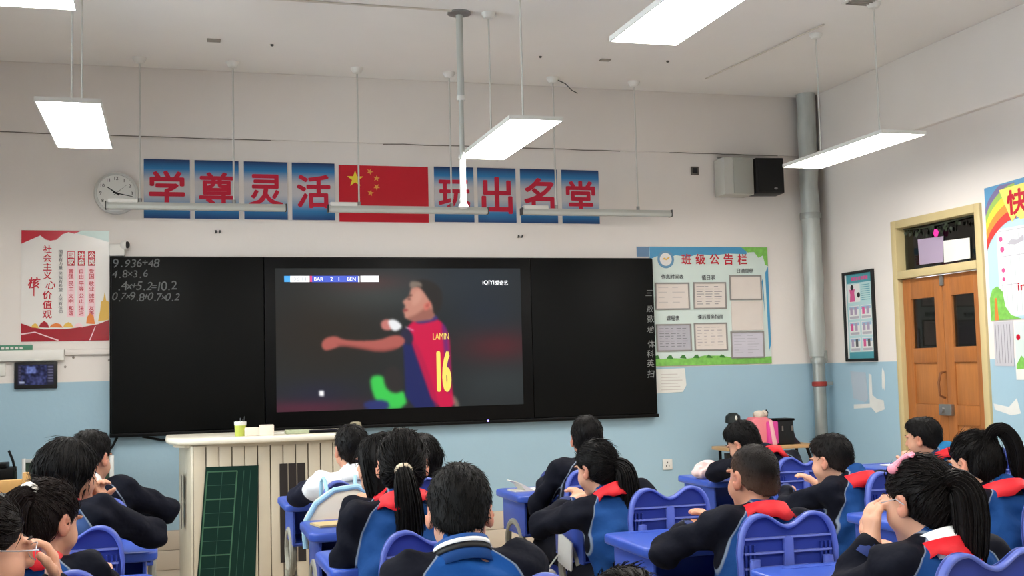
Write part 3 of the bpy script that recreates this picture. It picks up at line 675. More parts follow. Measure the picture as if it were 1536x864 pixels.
m.build('writing', mat('very faint ink', (196, 188, 184), .8), t)
# ------------------------------------------------------------------ small wall fittings
t = thing('wall_socket', 'white wall socket low on the blue dado', 'socket', (2.192, -.001, .573), FRONT)
MB().box(-.043, .043, -.043, .043, 0, .01).build('plate', M_white, t, bevel=.004)
for x, y in ((-.012, -.012), (.012, -.012), (0, .015)): MB().box(x-.003, x+.003, y-.007, y+.007, .0098, .0106).build('slot', M_blk, t)
t = thing('junction_box', 'small dark square junction box on the wall left of the loudspeakers', 'box', (2.529, -.001, 2.992), FRONT)
MB().box(-.035, .035, -.035, .035, 0, .012).build('plate', mat('brown grey box', (96, 88, 80), .6), t, bevel=.003)
MB().box(-.02, .02, -.02, .022, .012, .015).build('opening', M_blk, t)
for x, z, lb in ((-1.343, 2.438, 'small dark screw hook on the wall above the left board panel'), (.99, 2.423, 'small dark screw hook on the wall below the banner characters')):
    t = thing('wall_hook', lb, 'hook', (x, -.001, z), FRONT)
    for dx in (-.014, .014): MB().tube([(dx, 0, 0), (dx, 0, .02), (dx*1.2, .015, .022)], .007, 8).build('screw', M_endc, t)
t = thing('wall_tablet', 'black wall tablet showing a live classroom picture', 'tablet', (-2.59, -.001, 1.418), FRONT)
MB().box(-.142, .14, -.098, .09, 0, .03).build('case', M_blk, t, bevel=.008)
nx, ny = 48, 28; r2 = np.random.RandomState(3); im = np.zeros((ny, nx, 3)); im[:] = (40, 44, 84)
n1 = blur(r2.rand(ny, nx), 2); im += ((n1-.5)*320)[..., None]*np.array([.7, .75, 1.0]); im[2:12, 12:24] += (60, 70, 90); im[:, :4] = (40, 38, 62); im[:, -9:] = (30, 30, 50)
for k in range(6): im[2+k*4:4+k*4, -8:-1] = (110, 110, 140); im[2+k*4:4+k*4, 1:4] = (80, 76, 104)
im[-5:-2, 2:9] = (170, 180, 205); im = np.clip(im, 8, 230)
vs = [((i/nx-.5)*.235, (.5-j/ny)*.14, 0) for j in range(ny+1) for i in range(nx+1)]
fs = [(j*(nx+1)+i, (j+1)*(nx+1)+i, (j+1)*(nx+1)+i+1, j*(nx+1)+i+1) for j in range(ny) for i in range(nx)]
me = bpy.data.meshes.new('screen'); me.from_pydata(vs, [], fs); set_picture(me, im, nx, ny); me.materials.append(attr_screen('tablet picture', .7))
link('screen', me, t).location = (0, 0, .0306)
tag(MB().box(-3.69, -2.404, -.05, -.001, 1.516, 1.592).build('cable_duct', M_white, bevel=.004), 'white cable duct above the wall tablet', 'duct')
tag(MB().box(-2.402, -2.101, -.028, -.001, 1.553, 1.592).build('cable_duct', M_cream, bevel=.003), 'slim cream cable duct between the poster and the board edge', 'duct')
t = thing('wall_label', 'green rounded label strip behind the white cable duct', 'sign', (-2.80, -.001, 1.60), FRONT)
MB().box(-.18, .185, -.03, .03, 0, .004).build('strip', mat('label green', (72, 132, 104), .5), t, bevel=.0015)
m = MB()
for i in range(6): m.rect(-.05+i*.03, -.05+i*.03+.02, .0, .016, .0046)
m.build('lettering', M_pw, t)
t = thing('light_switch', 'white wall switch beside the wall tablet', 'switch', (-2.835, -.001, 1.46), FRONT)
MB().box(-.045, .045, -.045, .045, 0, .012).build('plate', M_white, t, bevel=.004); MB().box(-.02, .02, -.03, .03, .012, .016).build('rocker', M_white, t, bevel=.002)
for i, (x, z) in enumerate(((-2.345, 1.535), (-2.40, 1.47), (-2.105, 1.51))):
    tag(MB().sphere((x, -.002, z), (.009, .003, .009), 8, 6).build('wall_plug', M_plate), 'tiny grey wall plug beside the tablet', 'plug', 'wall plugs')
# loudspeakers in the corner
t = thing('loudspeaker', 'pale grey loudspeaker box on the wall beside the black one', 'speaker', (2.838, -.012, 2.925))
MB().box(-.135, .13, -.19, 0, -.155, .155).build('cabinet', mat('pale grey cabinet', (186, 184, 176), .5), t, bevel=.006)
MB().box(-.055, .125, -.2, -.185, -.15, .15).build('grille', mat('grey speaker cloth', (160, 160, 152), .8, bump=.3, bscale=300), t, bevel=.004)
MB().cbox((0, -.0, .16), (.2, .02, .05)).build('bracket', M_steel, t)
t = thing('loudspeaker', 'black loudspeaker mounted high on the wall beside the corner pipe', 'speaker', (3.125, -.012, 2.925), (0, 0, -.12))
MB().box(-.125, .12, -.24, -.05, -.148, .148).build('cabinet', mat('black cabinet', (14, 14, 14), .5), t, bevel=.008)
MB().box(-.115, .11, -.252, -.24, -.14, .14).build('grille', mat('black grille', (8, 8, 8), .7, bump=.4, bscale=300), t, bevel=.005)
MB().sphere((.04, -.253, -.11), (.016, .003, .009), 10, 6).build('badge', M_steel, t)
MB().cbox((.02, -.02, 0), (.06, .07, .06)).build('bracket', M_steel, t)
# ------------------------------------------------------------------ right wall pictures
M_teal = mat('chart teal', (70, 146, 158), .35); M_ltl = mat('chart pale teal', (176, 208, 210), .35); M_cpk = mat('chart pink', (206, 84, 140), .4); M_cw = mat('chart white', (222, 222, 220), .35)
t = thing('framed_chart', 'tall teal chart in a black frame beside the door', 'picture', (XR-.001, -.59, 1.735), RIGHT)
MB().box(-.217, -.195, -.365, .365, 0, .025).box(.195, .217, -.365, .365, 0, .025).box(-.195, .195, -.365, -.343, 0, .025).box(-.195, .195, .343, .365, 0, .025).build('frame', M_blk, t, bevel=.002)
MB().box(-.196, .196, -.344, .344, .004, .01).build('sheet', M_teal, t)
MB().box(-.192, -.172, -.34, .34, .01, .012).build('mount_strip', M_cw, t)
MB().rect(-.165, .18, -.29, .27, .0112).build('print_ground', M_ltl, t)
m = MB()
for i in range(7): m.rect(-.10+i*.035, -.10+i*.035+.025, .29, .318, .0112)
m.build('title_print', M_cpk, t)
MB().rect(-.155, .02, .115, .26, .0118).build('picture_ground', M_cw, t); MB().poly([(-.13, .12), (-.05, .12), (-.06, .19), (-.05, .22), (-.13, .22), (-.12, .18)], .0124).build('figure_print', M_cpk, t)
MB().disc((-.09, .235), .022, .0128, 16).build('figure_head', M_blk, t); MB().disc((.0, .17), .022, .0124, 14).build('figure_head', M_blk, t)
m = MB()
for i in range(8): m.rect(.04, .16, .245-i*.017, .25-i*.017, .0118)
m.build('text_print', M_teal, t)
for r in range(3):
    for c in range(2):
        x = -.15+c*.172; y = .085-r*.13
        MB().rect(x, x+.15, y-.11, y, .0118).build('picture_cell', M_cw, t)
        MB().rect(x+.008, x+.142, y-.03, y-.006, .0122).build('cell_sky', mat('chart lilac', (150, 180, 206), .4), t)
        MB().rect(x+.02, x+.055, y-.072, y-.015, .0126).build('figure_print', M_cpk if (r+c) % 2 else M_lil, t); MB().rect(x+.08, x+.115, y-.072, y-.012, .0126).build('figure_print', M_gry if r == 2 else M_lil, t)
        MB().rect(x+.01, x+.14, y-.104, y-.084, .0122).build('text_print', M_gp, t)
t = thing('rainbow_poster', 'large colourful paper poster with a rainbow corner right of the door', 'poster', (XR-.001, -2.155, 2.07), RIGHT)
MB().prism([(0, -.45), (1.3, -.45), (1.3, .50), (0, .455)], 0, .003).build('sheet', mat('poster sky', (176, 206, 220), .4), t)
MB().prism([(.0, .18), (.0, .455), (1.3, .50), (1.3, .30)], .003, .0034).build('sky_print', mat('poster deep sky', (92, 150, 190), .4), t)
for k, (m_, a) in enumerate(((mat('band violet', (120, 110, 150), .5), .36), (mat('band green', (150, 184, 90), .5), .31), (mat('band yellow', (226, 206, 70), .5), .26), (mat('band orange', (228, 140, 60), .5), .20), (mat('band red', (204, 60, 56), .5), .14))):
    pts = [(0, a-.05)]+[(.30*q/8, min(a-.03+.30*(1-(1-q/8)**2)*.55, .452)) for q in range(1, 9)]; low = [(x, y-.062) for x, y in pts]
    MB().poly(pts+low[::-1], .0038+k*.0003).build('rainbow_band', m_, t)
MB().poly([(.15, .42), (.5, .44), (.6, .22), (.34, .20), (.30, .23), (.26, .19)], .0056).build('title_ground', mat('title yellow', (232, 220, 110), .5), t)
T(t, '快乐', .42, .32, .40, .17, M_pr, 'title_character', .03, .007)
MB().rect(.10, 1.25, -.43, .16, .0042).build('white_sheet', mat('ruled sheet', (214, 222, 222), .5), t)
m = MB()
for i in range(24): m.rect(.13+i*.045, .132+i*.045, -.40, .15, .0048)
for y in (.14, -.03, -.22): m.rect(.12, 1.2, y, y+.004, .005)
m.build('ruling', M_gp, t)
for x, y, r in ((.14, .09, .018), (.15, .02, .02), (.15, -.12, .016), (.15, -.18, .014)): MB().disc((x, y), r, .0054, 10).build('heart_print', M_cpk, t)
MB().poly([(.0, -.45), (.0, -.30), (.03, -.24), (.08, -.22), (.13, -.26), (.15, -.36), (.2, -.42), (.3, -.45)], .0054).build('tree_print', M_nbg, t)
MB().poly([(.04, -.45), (.05, -.30), (.07, -.30), (.08, -.45)], .006).build('tree_trunk', M_ora, t); T(t, 'in u', .36, -.24, .16, .05, M_pr, 'lettering', .02, .006)
MB().poly([(.2, .05), (.24, .08), (.30, .07), (.36, .10), (.36, .06), (.28, .04)], .0056).build('flower_print', M_gp, t)
t = thing('wall_paper_sheet', 'grey ruled paper sheet hanging below the rainbow poster', 'paper', (XR-.001, -2.265, 1.46), RIGHT)
MB().prism([(-.095, -.145), (.09, -.15), (.1, .15), (-.09, .15)], 0, .002).build('sheet', mat('grey lilac sheet', (186, 184, 190), .7), t)
m = MB()
for i in range(6): m.rect(-.075+i*.028, -.072+i*.028, -.13, .13, .0026)
m.build('ruling', M_ink, t)
t = thing('paper_strip', 'green and white paper strip hanging beside the grey ruled sheet', 'paper', (XR-.001, -2.43, 1.42), RIGHT)
MB().prism([(-.06, -.2), (.2, -.2), (.2, .19), (-.06, .19)], 0, .0025).build('sheet', M_pap, t)
MB().poly([(-.05, -.08), (.2, -.10), (.2, .18), (-.05, .18)], .003).build('grass_print', M_nb, t); MB().poly([(-.05, -.10), (0, -.04), (.05, -.08), (.2, -.06), (.2, -.12), (-.05, -.13)], .0036).build('leaf_print', M_nbg, t); MB().disc((-.02, .08), .02, .0036, 10).build('flower_print', M_pr, t)
# ------------------------------------------------------------------ lectern
M_lc = mat('lectern cream grey', (190, 180, 160), .45, var=.04, vscale=5); M_top = mat('lectern cream top', (228, 222, 206), .35); M_grv = mat('dark groove', (96, 84, 70), .7)
M_mat = mat('dark green writing mat', (11, 42, 35), .7, spec=.15); M_mln = mat('mat line green', (58, 98, 74), .7); M_mfn = mat('mat faint line', (40, 78, 64), .7); M_vent = mat('black vent grille', (34, 28, 26), .6)
t = thing('lectern', 'cream slatted teacher lectern cabinet with curved worktop', 'lectern', (-1.08, -1.3, 0))
def lx(x): return x+1.08
MB().prism([(-.47, .0), (.47, .0), (.43, .55), (-.47, .55)], 0, .945).build('body', M_grv, t)
n = 12; w = .94/n
for i in range(n):
    x0 = -.47+i*w
    MB().box(x0+.002, x0+w-.004, -.018, .002, .04, .945).build('plank', M_lc, t, bevel=.003)
MB().prism([(-.486, -.005), (-.47, -.018), (-.47, .55), (-.55, .55)], .02, .945).build('side_panel', M_lc, t, bevel=.004)
MB().box(-.49, .49, -.03, .56, 0, .06).build('plinth', M_lc, t, bevel=.004)
top = [(-.635, .30), (-.62, .12), (-.56, -.0), (-.47, -.055), (-.3, -.082), (-.1, -.095), (.15, -.095), (.4, -.075), (.55, -.02), (.625, .10), (.635, .30), (.635, .62), (-.635, .62)]
tp = MB().prism(top, .955, .995).build('worktop', M_top, t, bevel=.015, bseg=3)
MB().prism([(x*.93, y*.62+.03) for x, y in top], .935, .956).build('worktop_rim', M_lc, t)
for k in range(3): MB().prism([(.055+k*.055, .2), (.055+k*.055+.05, .2), (.055+k*.055+.05, .815), (.055+k*.055, .815)], -.021, -.0175, 'y').build('vent_strip', M_vent, t)
for k in range(2): MB().box(-.54, -.536, .2, .33, .42+.17*k, .58+.17*k).build('side_vent', mat('side vent grey', (92, 84, 80), .6), t)
mt = MB().prism([(-.395, .815), (-.075, .812), (-.10, .10), (-.455, .09)], -.024, -.0185, 'y').build('green_writing_mat', M_mat, t)
def ml(x0, z0, x1, z1, wd, m, y=-.0252):
    L = math.hypot(x1-x0, z1-z0); nx_, nz_ = -(z1-z0)/L*wd/2, (x1-x0)/L*wd/2
    return MB().prism([(x0+nx_, z0+nz_), (x1+nx_, z1+nz_), (x1-nx_, z1-nz_), (x0-nx_, z0-nz_)], y, y+.001, 'y')
def mx(u, z): return -.395-.06*(.815-z)/.72+u*(.32+.0*(z))      # follows the mat's slant
zs = [.785, .615, .445, .275, .115]
for z in zs: ml(mx(.04, z), z, mx(.6, z), z-.002, .008, M_mln).build('ruled_line', M_mln, mt)
for u in (.04, .6): ml(mx(u, .785), .785, mx(u, .115), .115, .008, M_mln).build('ruled_line', M_mln, mt)
for u in (.32,): ml(mx(u, .785), .785, mx(u, .115), .115, .003, M_mfn).build('ruled_line', M_mfn, mt)
for a, b in zip(zs[:-1], zs[1:]): ml(mx(.06, (a+b)/2), (a+b)/2, mx(.58, (a+b)/2), (a+b)/2, .003, M_mfn).build('ruled_line', M_mfn, mt)
for u in (.73, .86): ml(mx(u, .785), .785, mx(u, .115), .115, .003, M_mfn).build('ruled_line', M_mfn, mt)
# things on the worktop
ZT = .9955
t = thing('pen_jar', 'green and yellow jar holding pens on the lectern', 'jar', (-1.262, -1.28, ZT))
MB().lathe([(.03, 0), (.033, .004), (.035, .06), (.035, .07)], 20).build('jar', mat('lime green jar', (180, 190, 84), .4), t)
MB().lathe([(.036, .068), (.037, .074), (.037, .09), (.03, .092), (.03, .075)], 20).build('rim', M_pap, t)
for k, (dx, dy) in enumerate(((-.012, 0), (.01, .008), (.0, -.012), (.015, -.005))): MB().tube([(dx, dy, .02), (dx*1.8, dy*1.6, .098+.008*k)], .004, 6).build('pen', M_blk if k % 2 else M_gry, t)
for x, dx, h, rz, lb in ((-1.195, .09, .052, .08, 'small white chalk box beside the pen jar'), (-1.10, .09, .065, -.05, 'taller white chalk box standing beside the shorter one')):
    o = tag(MB().box(-dx/2, dx/2, -.04, .04, 0, h).build('chalk_box', mat('chalk box white', (228, 216, 202), .6), bevel=.004), lb, 'box'); o.location = (x, -1.28, ZT); o.rotation_euler.z = rz
o = tag(MB().box(-.075, .075, -.05, .05, 0, .024).build('board_eraser', mat('pale green felt', (170, 178, 148), .8), bevel=.006), 'pale green board eraser on the lectern', 'eraser'); o.location = (-.905, -1.22, ZT)
t = thing('tablet_tray', 'dark flat tablet lying on the lectern', 'tablet', (-.74, -1.18, ZT)); MB().box(-.11, .11, -.075, .075, 0, .014).build('case', M_bz, t, bevel=.004); MB().box(-.1, .1, -.065, .065, .014, .0148).build('screen', mat('dark blue glass', (28, 30, 52), .15), t)
o = tag(MB().lathe([(.035, 0), (.04, .02), (.036, .05), (.02, .055)], 14).build('tape_roll', mat('khaki', (150, 144, 120), .6)), 'khaki round tin at the right end of the lectern', 'tin'); o.location = (-.50, -1.05, ZT)
o = tag(MB().box(-.05, .05, -.035, .035, 0, .006).build('paper_slip', M_pap), 'small white paper slip behind the chalk boxes', 'paper'); o.location = (-1.0, -1.12, ZT)

# ------------------------------------------------------------------ front left corner: easel board, teacher chair, table
t = thing('easel_board', 'small green chalkboard in a silver frame leaning by the wall', 'chalkboard', (-2.34, -.5, .0))
MB().box(-.27, .27, -.0, .012, .3, .845).build('green_face', mat('chalkboard green', (44, 66, 52), .6, var=.08), t)
for a in ((-.285, -.262, .28, .865), (.262, .29, .28, .862)): MB().box(a[0], a[1], -.012, .018, a[2], a[3]).build('frame_upright', mat('silver frame', (206, 208, 206), .35, metal=.3), t, bevel=.003)
for z in (.28, .838): MB().box(-.262, .262, -.012, .018, z, z+.022).build('frame_rail', MATS['silver frame'], t, bevel=.003)
for s in (-1, 1): MB().tube([(s*.27, .01, .3), (s*.29, -.12, .01)], .012, 8).build('leg', MATS['silver frame'], t); MB().tube([(s*.27, .01, .3), (s*.28, .2, .01)], .012, 8).build('leg', MATS['silver frame'], t)
t = thing('router_box', 'black box with a thin upright antenna by the green chalkboard', 'router', (-2.80, -.75, .0))
MB().box(-.12, .165, -.10, .10, .735, .83).build('case', M_bz, t, bevel=.01); MB().box(-.12, .12, -.09, .09, .83, .86).build('lid', M_bz, t, bevel=.006)
MB().tube([(.165, 0, .80), (.15, 0, .87), (.125, 0, .935)], .008, 8).build('antenna', M_bz, t)
MB().box(-.15, .19, -.13, .13, 0, .735).build('stand', mat('grey stand', (120, 124, 126), .6), t, bevel=.005)
M_ply = mat('light wood', (206, 160, 98), .45, var=.08, vscale=8, stretch=(4, 1, 1))
t = thing('wooden_chair', 'light wooden teacher chair behind the white side table', 'chair', (-2.60, -2.1, 0))
for s in (-1, 1):
    MB().box(s*.2-.018, s*.2+.018, -.20, -.165, 0, .90).build('back_post', M_ply, t, bevel=.004); MB().box(s*.19-.018, s*.19+.018, .16, .195, 0, .44).build('leg', M_ply, t, bevel=.004)
MB().box(-.182, .182, -.195, -.17, .80, .865).build('back_rail', M_ply, t, bevel=.004); MB().box(-.182, .182, -.195, -.17, .62, .66).build('back_rail', M_ply, t, bevel=.004)
MB().box(-.215, .215, -.165, .21, .44, .465).build('seat', M_ply, t, bevel=.005)
t = thing('side_table', 'white side table at the front of the left desk column', 'table', (-2.62, -2.62, 0))
MB().box(-.36, .33, -.12, .12, .775, .80).build('table_top', mat('white table top', (216, 214, 206), .4), t, bevel=.006)
for sx in (-.33, .30):
    for sy in (-.1, .1): MB().tube([(sx, sy, 0), (sx, sy, .775)], .014, 8).build('leg', M_alu, t)
# ------------------------------------------------------------------ bag bench in the corner
t = thing('bag_bench', 'narrow bench with a wooden top and dark legs under the notice board', 'bench', (2.92, -.33, 0))
MB().box(-.42, .385, -.14, .14, .69, .718).build('top', mat('bench wood', (196, 156, 108), .5, var=.1, vscale=7), t, bevel=.004)
for x in (-.36, .33):
    MB().tube([(x, -.11, 0), (x, -.11, .60), (x-.03*(1 if x > 0 else -1), -.11, .69)], .013, 8).build('leg', M_bz, t); MB().tube([(x, .11, 0), (x, .11, .69)], .013, 8).build('leg', M_bz, t)
MB().box(-.33, .30, .05, .10, .35, .66).build('dark_underside', mat('dark underside', (52, 52, 52), .7), t)  # dark sheet filling the dark underside of the bench
t = thing('black_bottle_bag', 'dark hooded bottle sleeve with a hanging strap on the bench', 'bag', (2.63, -.33, .7185))
MB().lathe([(.045, 0), (.055, .02), (.055, .15), (.04, .18), (.062, .19), (.058, .24), (.03, .265)], 16).build('sleeve', mat('black green nylon', (30, 36, 36), .6, bump=.2), t)
MB().tube([(-.055, -.03, .15), (-.09, -.1, .06), (-.10, -.15, -.02), (-.10, -.155, -.2)], .01, 6, ell=(1.6, .5, (0, 1, 0))).build('strap', M_bz, t)
MB().sphere((.0, -.055, .225), (.012, .01, .02), 8, 6).build('clip', M_pap, t)
t = thing('pink_bag', 'pink satchel with a plush charm and magenta pocket on the bench', 'bag', (2.86, -.34, .7185))
M_pkb = mat('salmon pink fabric', (226, 128, 138), .7, bump=.2); M_mag = mat('magenta pocket', (214, 70, 150), .6)
MB().prism([(-.13, 0), (.10, 0), (.085, .20), (.03, .225), (-.08, .225), (-.125, .17)], -.07, .07, 'y').build('body', M_pkb, t, bevel=.02, bseg=3)
MB().box(.02, .115, -.095, -.05, .01, .19).build('pocket', M_mag, t, bevel=.01)
MB().prism([(.03, .20), (.06, .20), (.10, -.01), (.06, -.01)], -.10, -.09, 'y').build('flap', mat('pale pink flap', (236, 178, 184), .7), t, bevel=.003)
MB().sphere((-.02, -.03, .245), (.05, .04, .035), 14, 9).sphere((.03, -.02, .25), (.03, .03, .03), 12, 8).build('plush_charm', mat('cream plush', (216, 200, 184), .95, bump=.5, bscale=120), t)
MB().tube([(.06, 0, .2), (.075, 0, .26), (.06, 0, .20+.08)], .006, 6).build('cord', M_bz, t)
t = thing('black_bag', 'black boxy school bag on the bench near the corner pipe', 'bag', (3.055, -.34, .7185))
MB().prism([(-.075, 0), (.075, 0), (.07, .19), (.05, .205), (-.06, .205), (-.072, .19)], -.07, .07, 'y').build('body', mat('black nylon', (22, 24, 26), .6, bump=.2), t, bevel=.015, bseg=3)
MB().box(-.08, .08, -.078, .075, .19, .208).build('lid', M_bz, t, bevel=.006)
for k, x in enumerate((-.035, .05)): MB().box(x-.006, x+.006, -.079, -.07, .11, .15).build('buckle', M_steel, t)
MB().prism([(.075, 0), (.15, 0), (.10, .05), (.075, .14)], -.05, .05, 'y').build('side_pocket', mat('purple black nylon', (44, 34, 46), .7), t, bevel=.01)

# ------------------------------------------------------------------ desks and chairs
M_desk = mat('desk blue plastic', (60, 90, 186), .3, var=.03, vscale=6); M_desk2 = mat('desk box blue plastic', (60, 86, 178), .4)
M_chr = mat('chair blue plastic', (44, 60, 142), .36, var=.04, vscale=6); M_chr2 = mat('chair pale blue highlight', (92, 108, 190), .35); M_leg = mat('grey beige leg plastic', (158, 156, 142), .5); M_tub = mat('dark grey tube', (86, 86, 88), .4, metal=.4)  # pale chair blue has the rim's highlight put into it
def rrect(x0, x1, y0, y1, r, n=5):
    pts = []
    for cx, cy, a0 in ((x1-r, y1-r, 0), (x0+r, y1-r, 90), (x0+r, y0+r, 180), (x1-r, y0+r, 270)):
        for i in range(n+1):
            a = math.radians(a0+90*i/n); pts.append((cx+r*math.cos(a), cy+r*math.sin(a)))
    return pts
DW, DD = .60, .45
def desk_proto():
    d = {}
    d['top'] = MB().prism(rrect(-DW/2, DW/2, -DD, 0, .05), .715, .75).mesh('top', M_desk, bevel=.009, bseg=3)
    d['groove'] = MB().prism(rrect(-.2, .2, -.065, -.035, .014), .7495, .7512).mesh('pencil_groove', M_desk2)
    d['box'] = (MB().box(-.26, .26, -.40, -.388, .545, .56).box(-.26, .26, -.40, -.03, .545, .557).box(-.26, -.248, -.40, -.03, .557, .715).box(.248, .26, -.40, -.03, .557, .715).box(-.248, .248, -.042, -.03, .557, .715)).mesh('drawer_box', M_desk2, bevel=.003)
    leg = MB()
    k = 20; ring = [(0, -.22+.125*math.cos(2*PI*i/k), .50+.105*math.sin(2*PI*i/k)) for i in range(k+1)]
    leg.tube(ring, .017, 8, caps=False)
    leg.tube([(0, -.22, .41), (0, -.225, .3), (0, -.23, .04)], [.03, .028, .034], 10)
    d['leg'] = leg.mesh('leg', M_leg)
    d['foot'] = MB().prism([(-.44, 0), (-.02, 0), (-.03, .025), (-.2, .05), (-.26, .05), (-.43, .025)], -.025, .025, 'x').mesh('foot', M_leg, bevel=.006)
    d['bar'] = MB().tube([(-.25, -.225, .2), (.25, -.225, .2)], .014, 8).mesh('crossbar', M_leg)
    return d
DP = desk_proto()
def desk(x, yfar, label):
    t = thing('school_desk', label, 'desk', (x, yfar, 0), (0, 0, random.uniform(-.015, .015)), 'blue school desks')
    tp = link('top', DP['top'], t); link('pencil_groove', DP['groove'], tp)
    link('drawer_box', DP['box'], t); link('crossbar', DP['bar'], t)
    for s in (-1, 1):
        o = link('leg', DP['leg'], t); o.location.x = s*.255
        o = link('foot', DP['foot'], t); o.location.x = s*.255
    return t
def chair_proto():
    d = {}; Wd, H0, H1 = .17, .60, .90
    def outline(sc=0.0):
        pts = [(-Wd+.01+sc, H0+sc), (Wd-.01-sc, H0+sc)]
        up = []
        for i in range(41):
            u = 1-2*i/40.0                       # right to left
            x = u*(Wd-sc)
            e = .082
            hump = .055*math.cos(u*2*PI)*-1      # two humps, notch at the centre
            edge = -.10*max(0, (abs(u)-.62)/.38)**2.2
            z = H1-.045+hump*.55+edge-.012-sc
            if abs(u) > .5: z = H1-.015-.0-sc+edge-.0 if abs(u) < .62 else H1-.015-sc+edge
            up.append((x, z))
        up2 = []
        for i, (x, z) in enumerate(up):
            u = x/(Wd-sc); a = abs(u)
            if a < .52: z = H1-sc-.038*(0.5+0.5*math.cos(PI*a/.52))
            else: q = (a-.52)/.48; z = H1-sc-.115*(1-math.sqrt(max(0, 1-q**2.4)))
            up2.append((x, z))
        return pts+up2
    oo = outline(0); ii = outline(.011)
    d['back'] = MB().prism(oo, -.004, .004, 'y').mesh('backrest', M_chr)
    k = len(oo); rim = MB()                                   # rim flange standing out behind
    for y, lst in ((-.022, oo), (-.022, ii), (.004, ii), (.006, oo)):
        rim.v += [(p[0], y, p[1]) for p in lst]
    for a, b in ((0, 1), (1, 2), (3, 0)):
        for i in range(k): j = (i+1) % k; rim.f.append((a*k+i, a*k+j, b*k+j, b*k+i))
    d['rim'] = rim.mesh('rim', M_chr2, smooth=True)
    d['hrib'] = MB().box(-.15, .15, -.016, -.004, -.003, .003).mesh('rib', mat('chair highlight rib', (118, 130, 200), .35))  # paler blue puts the ribs' lit top edges into the colour
    d['vrib'] = MB().box(-.0025, .0025, -.014, -.004, 0, .19).mesh('upright_rib', M_chr)
    d['tongue'] = MB().prism(rrect(-.016, .016, .71, .83, .015), -.02, -.004, 'y').mesh('centre_tongue', M_chr2, bevel=.003)
    d['post'] = MB().tube([(0, .03, .40), (0, -.02, .55), (0, -.034, .70), (0, -.033, .765)], [.02, .02, .019, .016], 10).mesh('back_post', M_chr2)
    d['seat'] = MB().prism(rrect(-.18, .18, -.01, .35, .06), .395, .42).mesh('seat', M_chr, bevel=.008)
    d['leg'] = MB().tube([(0, .27, .39), (0, .25, .1), (0, .31, .015)], .011, 8).mesh('leg', M_tub)
    d['rleg'] = MB().tube([(0, .04, .42), (0, .03, .1), (0, -.03, .015)], .011, 8).mesh('leg', M_tub)
    d['rail'] = MB().tube([(-.165, .14, .30), (.165, .14, .30)], .009, 8).mesh('cross_rail', M_tub)
    return d
CP = chair_proto()
def chair(x, y, label, rz=0, z=0):
    """x,y: centre of the backrest"""
    t = thing('school_chair', label, 'chair', (x, y, z), (0, 0, rz+random.uniform(-.02, .02)), 'blue school chairs')
    b = link('backrest', CP['back'], t); link('rim', CP['rim'], b)
    for z_ in (.69, .735, .78, .825): o = link('rib', CP['hrib'], b); o.location.z = z_
    for s in (-1, 1):
        for dx in (.115, .13, .145): o = link('upright_rib', CP['vrib'], b); o.location = (s*dx, 0, .615)
        link('back_post', CP['post'], t).location.x = s*.125
        link('leg', CP['leg'], t).location.x = s*.165; link('leg', CP['rleg'], t).location.x = s*.165
    link('centre_tongue', CP['tongue'], b); link('seat', CP['seat'], t); link('cross_rail', CP['rail'], t)
    return t
DESKS = [(-2.02, -3.0, 'blue desk at the front of the column by the green chalkboard'), (-2.03, -4.0, 'blue desk of the bob-haired child with hands at the chin'), (-2.03, -4.92, 'blue desk of the girl with the white hair band'), (-2.05, -5.83, 'blue desk of the child in glasses with a hand at the mouth'),
    (-.86, -2.7, 'blue desk under the bare elbow of the child in white'), (-.86, -3.8, 'blue desk with an exercise book behind the backpack chair'), (-.90, -4.68, 'blue desk of the girl with the cream scrunchie'), (-.93, -5.52, 'blue desk of the boy with the white collar stripe'), (-.82, -6.38, 'blue desk before the dark-haired child seen from above'),
    (.24, -2.9, 'blue desk with an open book and pink case'), (.23, -3.8, 'blue desk of the long ponytail girl leaning aside'), (.16, -4.71, 'blue desk of the buzz-cut boy'), (.28, -5.62, 'blue desk of the girl with the pink hair clip'),
    (1.36, -2.7, 'blue desk with a pale pink cloth'), (1.36, -3.7, 'blue desk of the boy resting one hand on it'), (1.25, -4.6, 'blue desk of the girl with the high ponytail'),
    (2.50, -2.62, 'blue desk of the boy beside the door')]
DK = [desk(*a) for a in DESKS]
CHAIRS = [(-2.0, -3.93, 'blue chair of the dark-haired boy by the green chalkboard'), (-1.99, -4.85, 'blue chair of the bob-haired child'), (-2.0, -5.76, 'blue chair of the girl with the white hair band'), (-2.0, -6.66, 'blue chair of the child in glasses'),
    (-.88, -3.65, 'blue chair with a pale backpack hung on it'), (-.90, -4.58, 'blue chair of the long-haired girl looking sideways'), (-.925, -5.42, 'blue chair of the girl with the cream scrunchie'), (-.95, -6.28, 'blue chair of the boy with the white collar stripe'), (-.50, -3.72, 'blue chair of the girl beside the child in white'),
    (.22, -3.73, 'blue chair of the boy eating at the front desk'), (.165, -4.65, 'blue chair of the leaning ponytail girl'), (.165, -5.55, 'blue chair of the buzz-cut boy'), (.228, -6.43, 'blue chair of the girl with the pink hair clip'),
    (1.365, -3.6, 'blue chair of the child slumped over the desk'), (1.28, -4.52, 'blue chair of the boy with one hand on the desk'), (1.255, -5.5, 'blue chair of the high ponytail girl'),
    (2.40, -3.62, 'blue chair of the boy beside the door'), (2.80, -3.62, 'empty blue chair nearest the door')]
CH = [chair(*a) for a in CHAIRS]
chair(-.82, -7.13, 'blue chair of the dark-haired child seen from above')
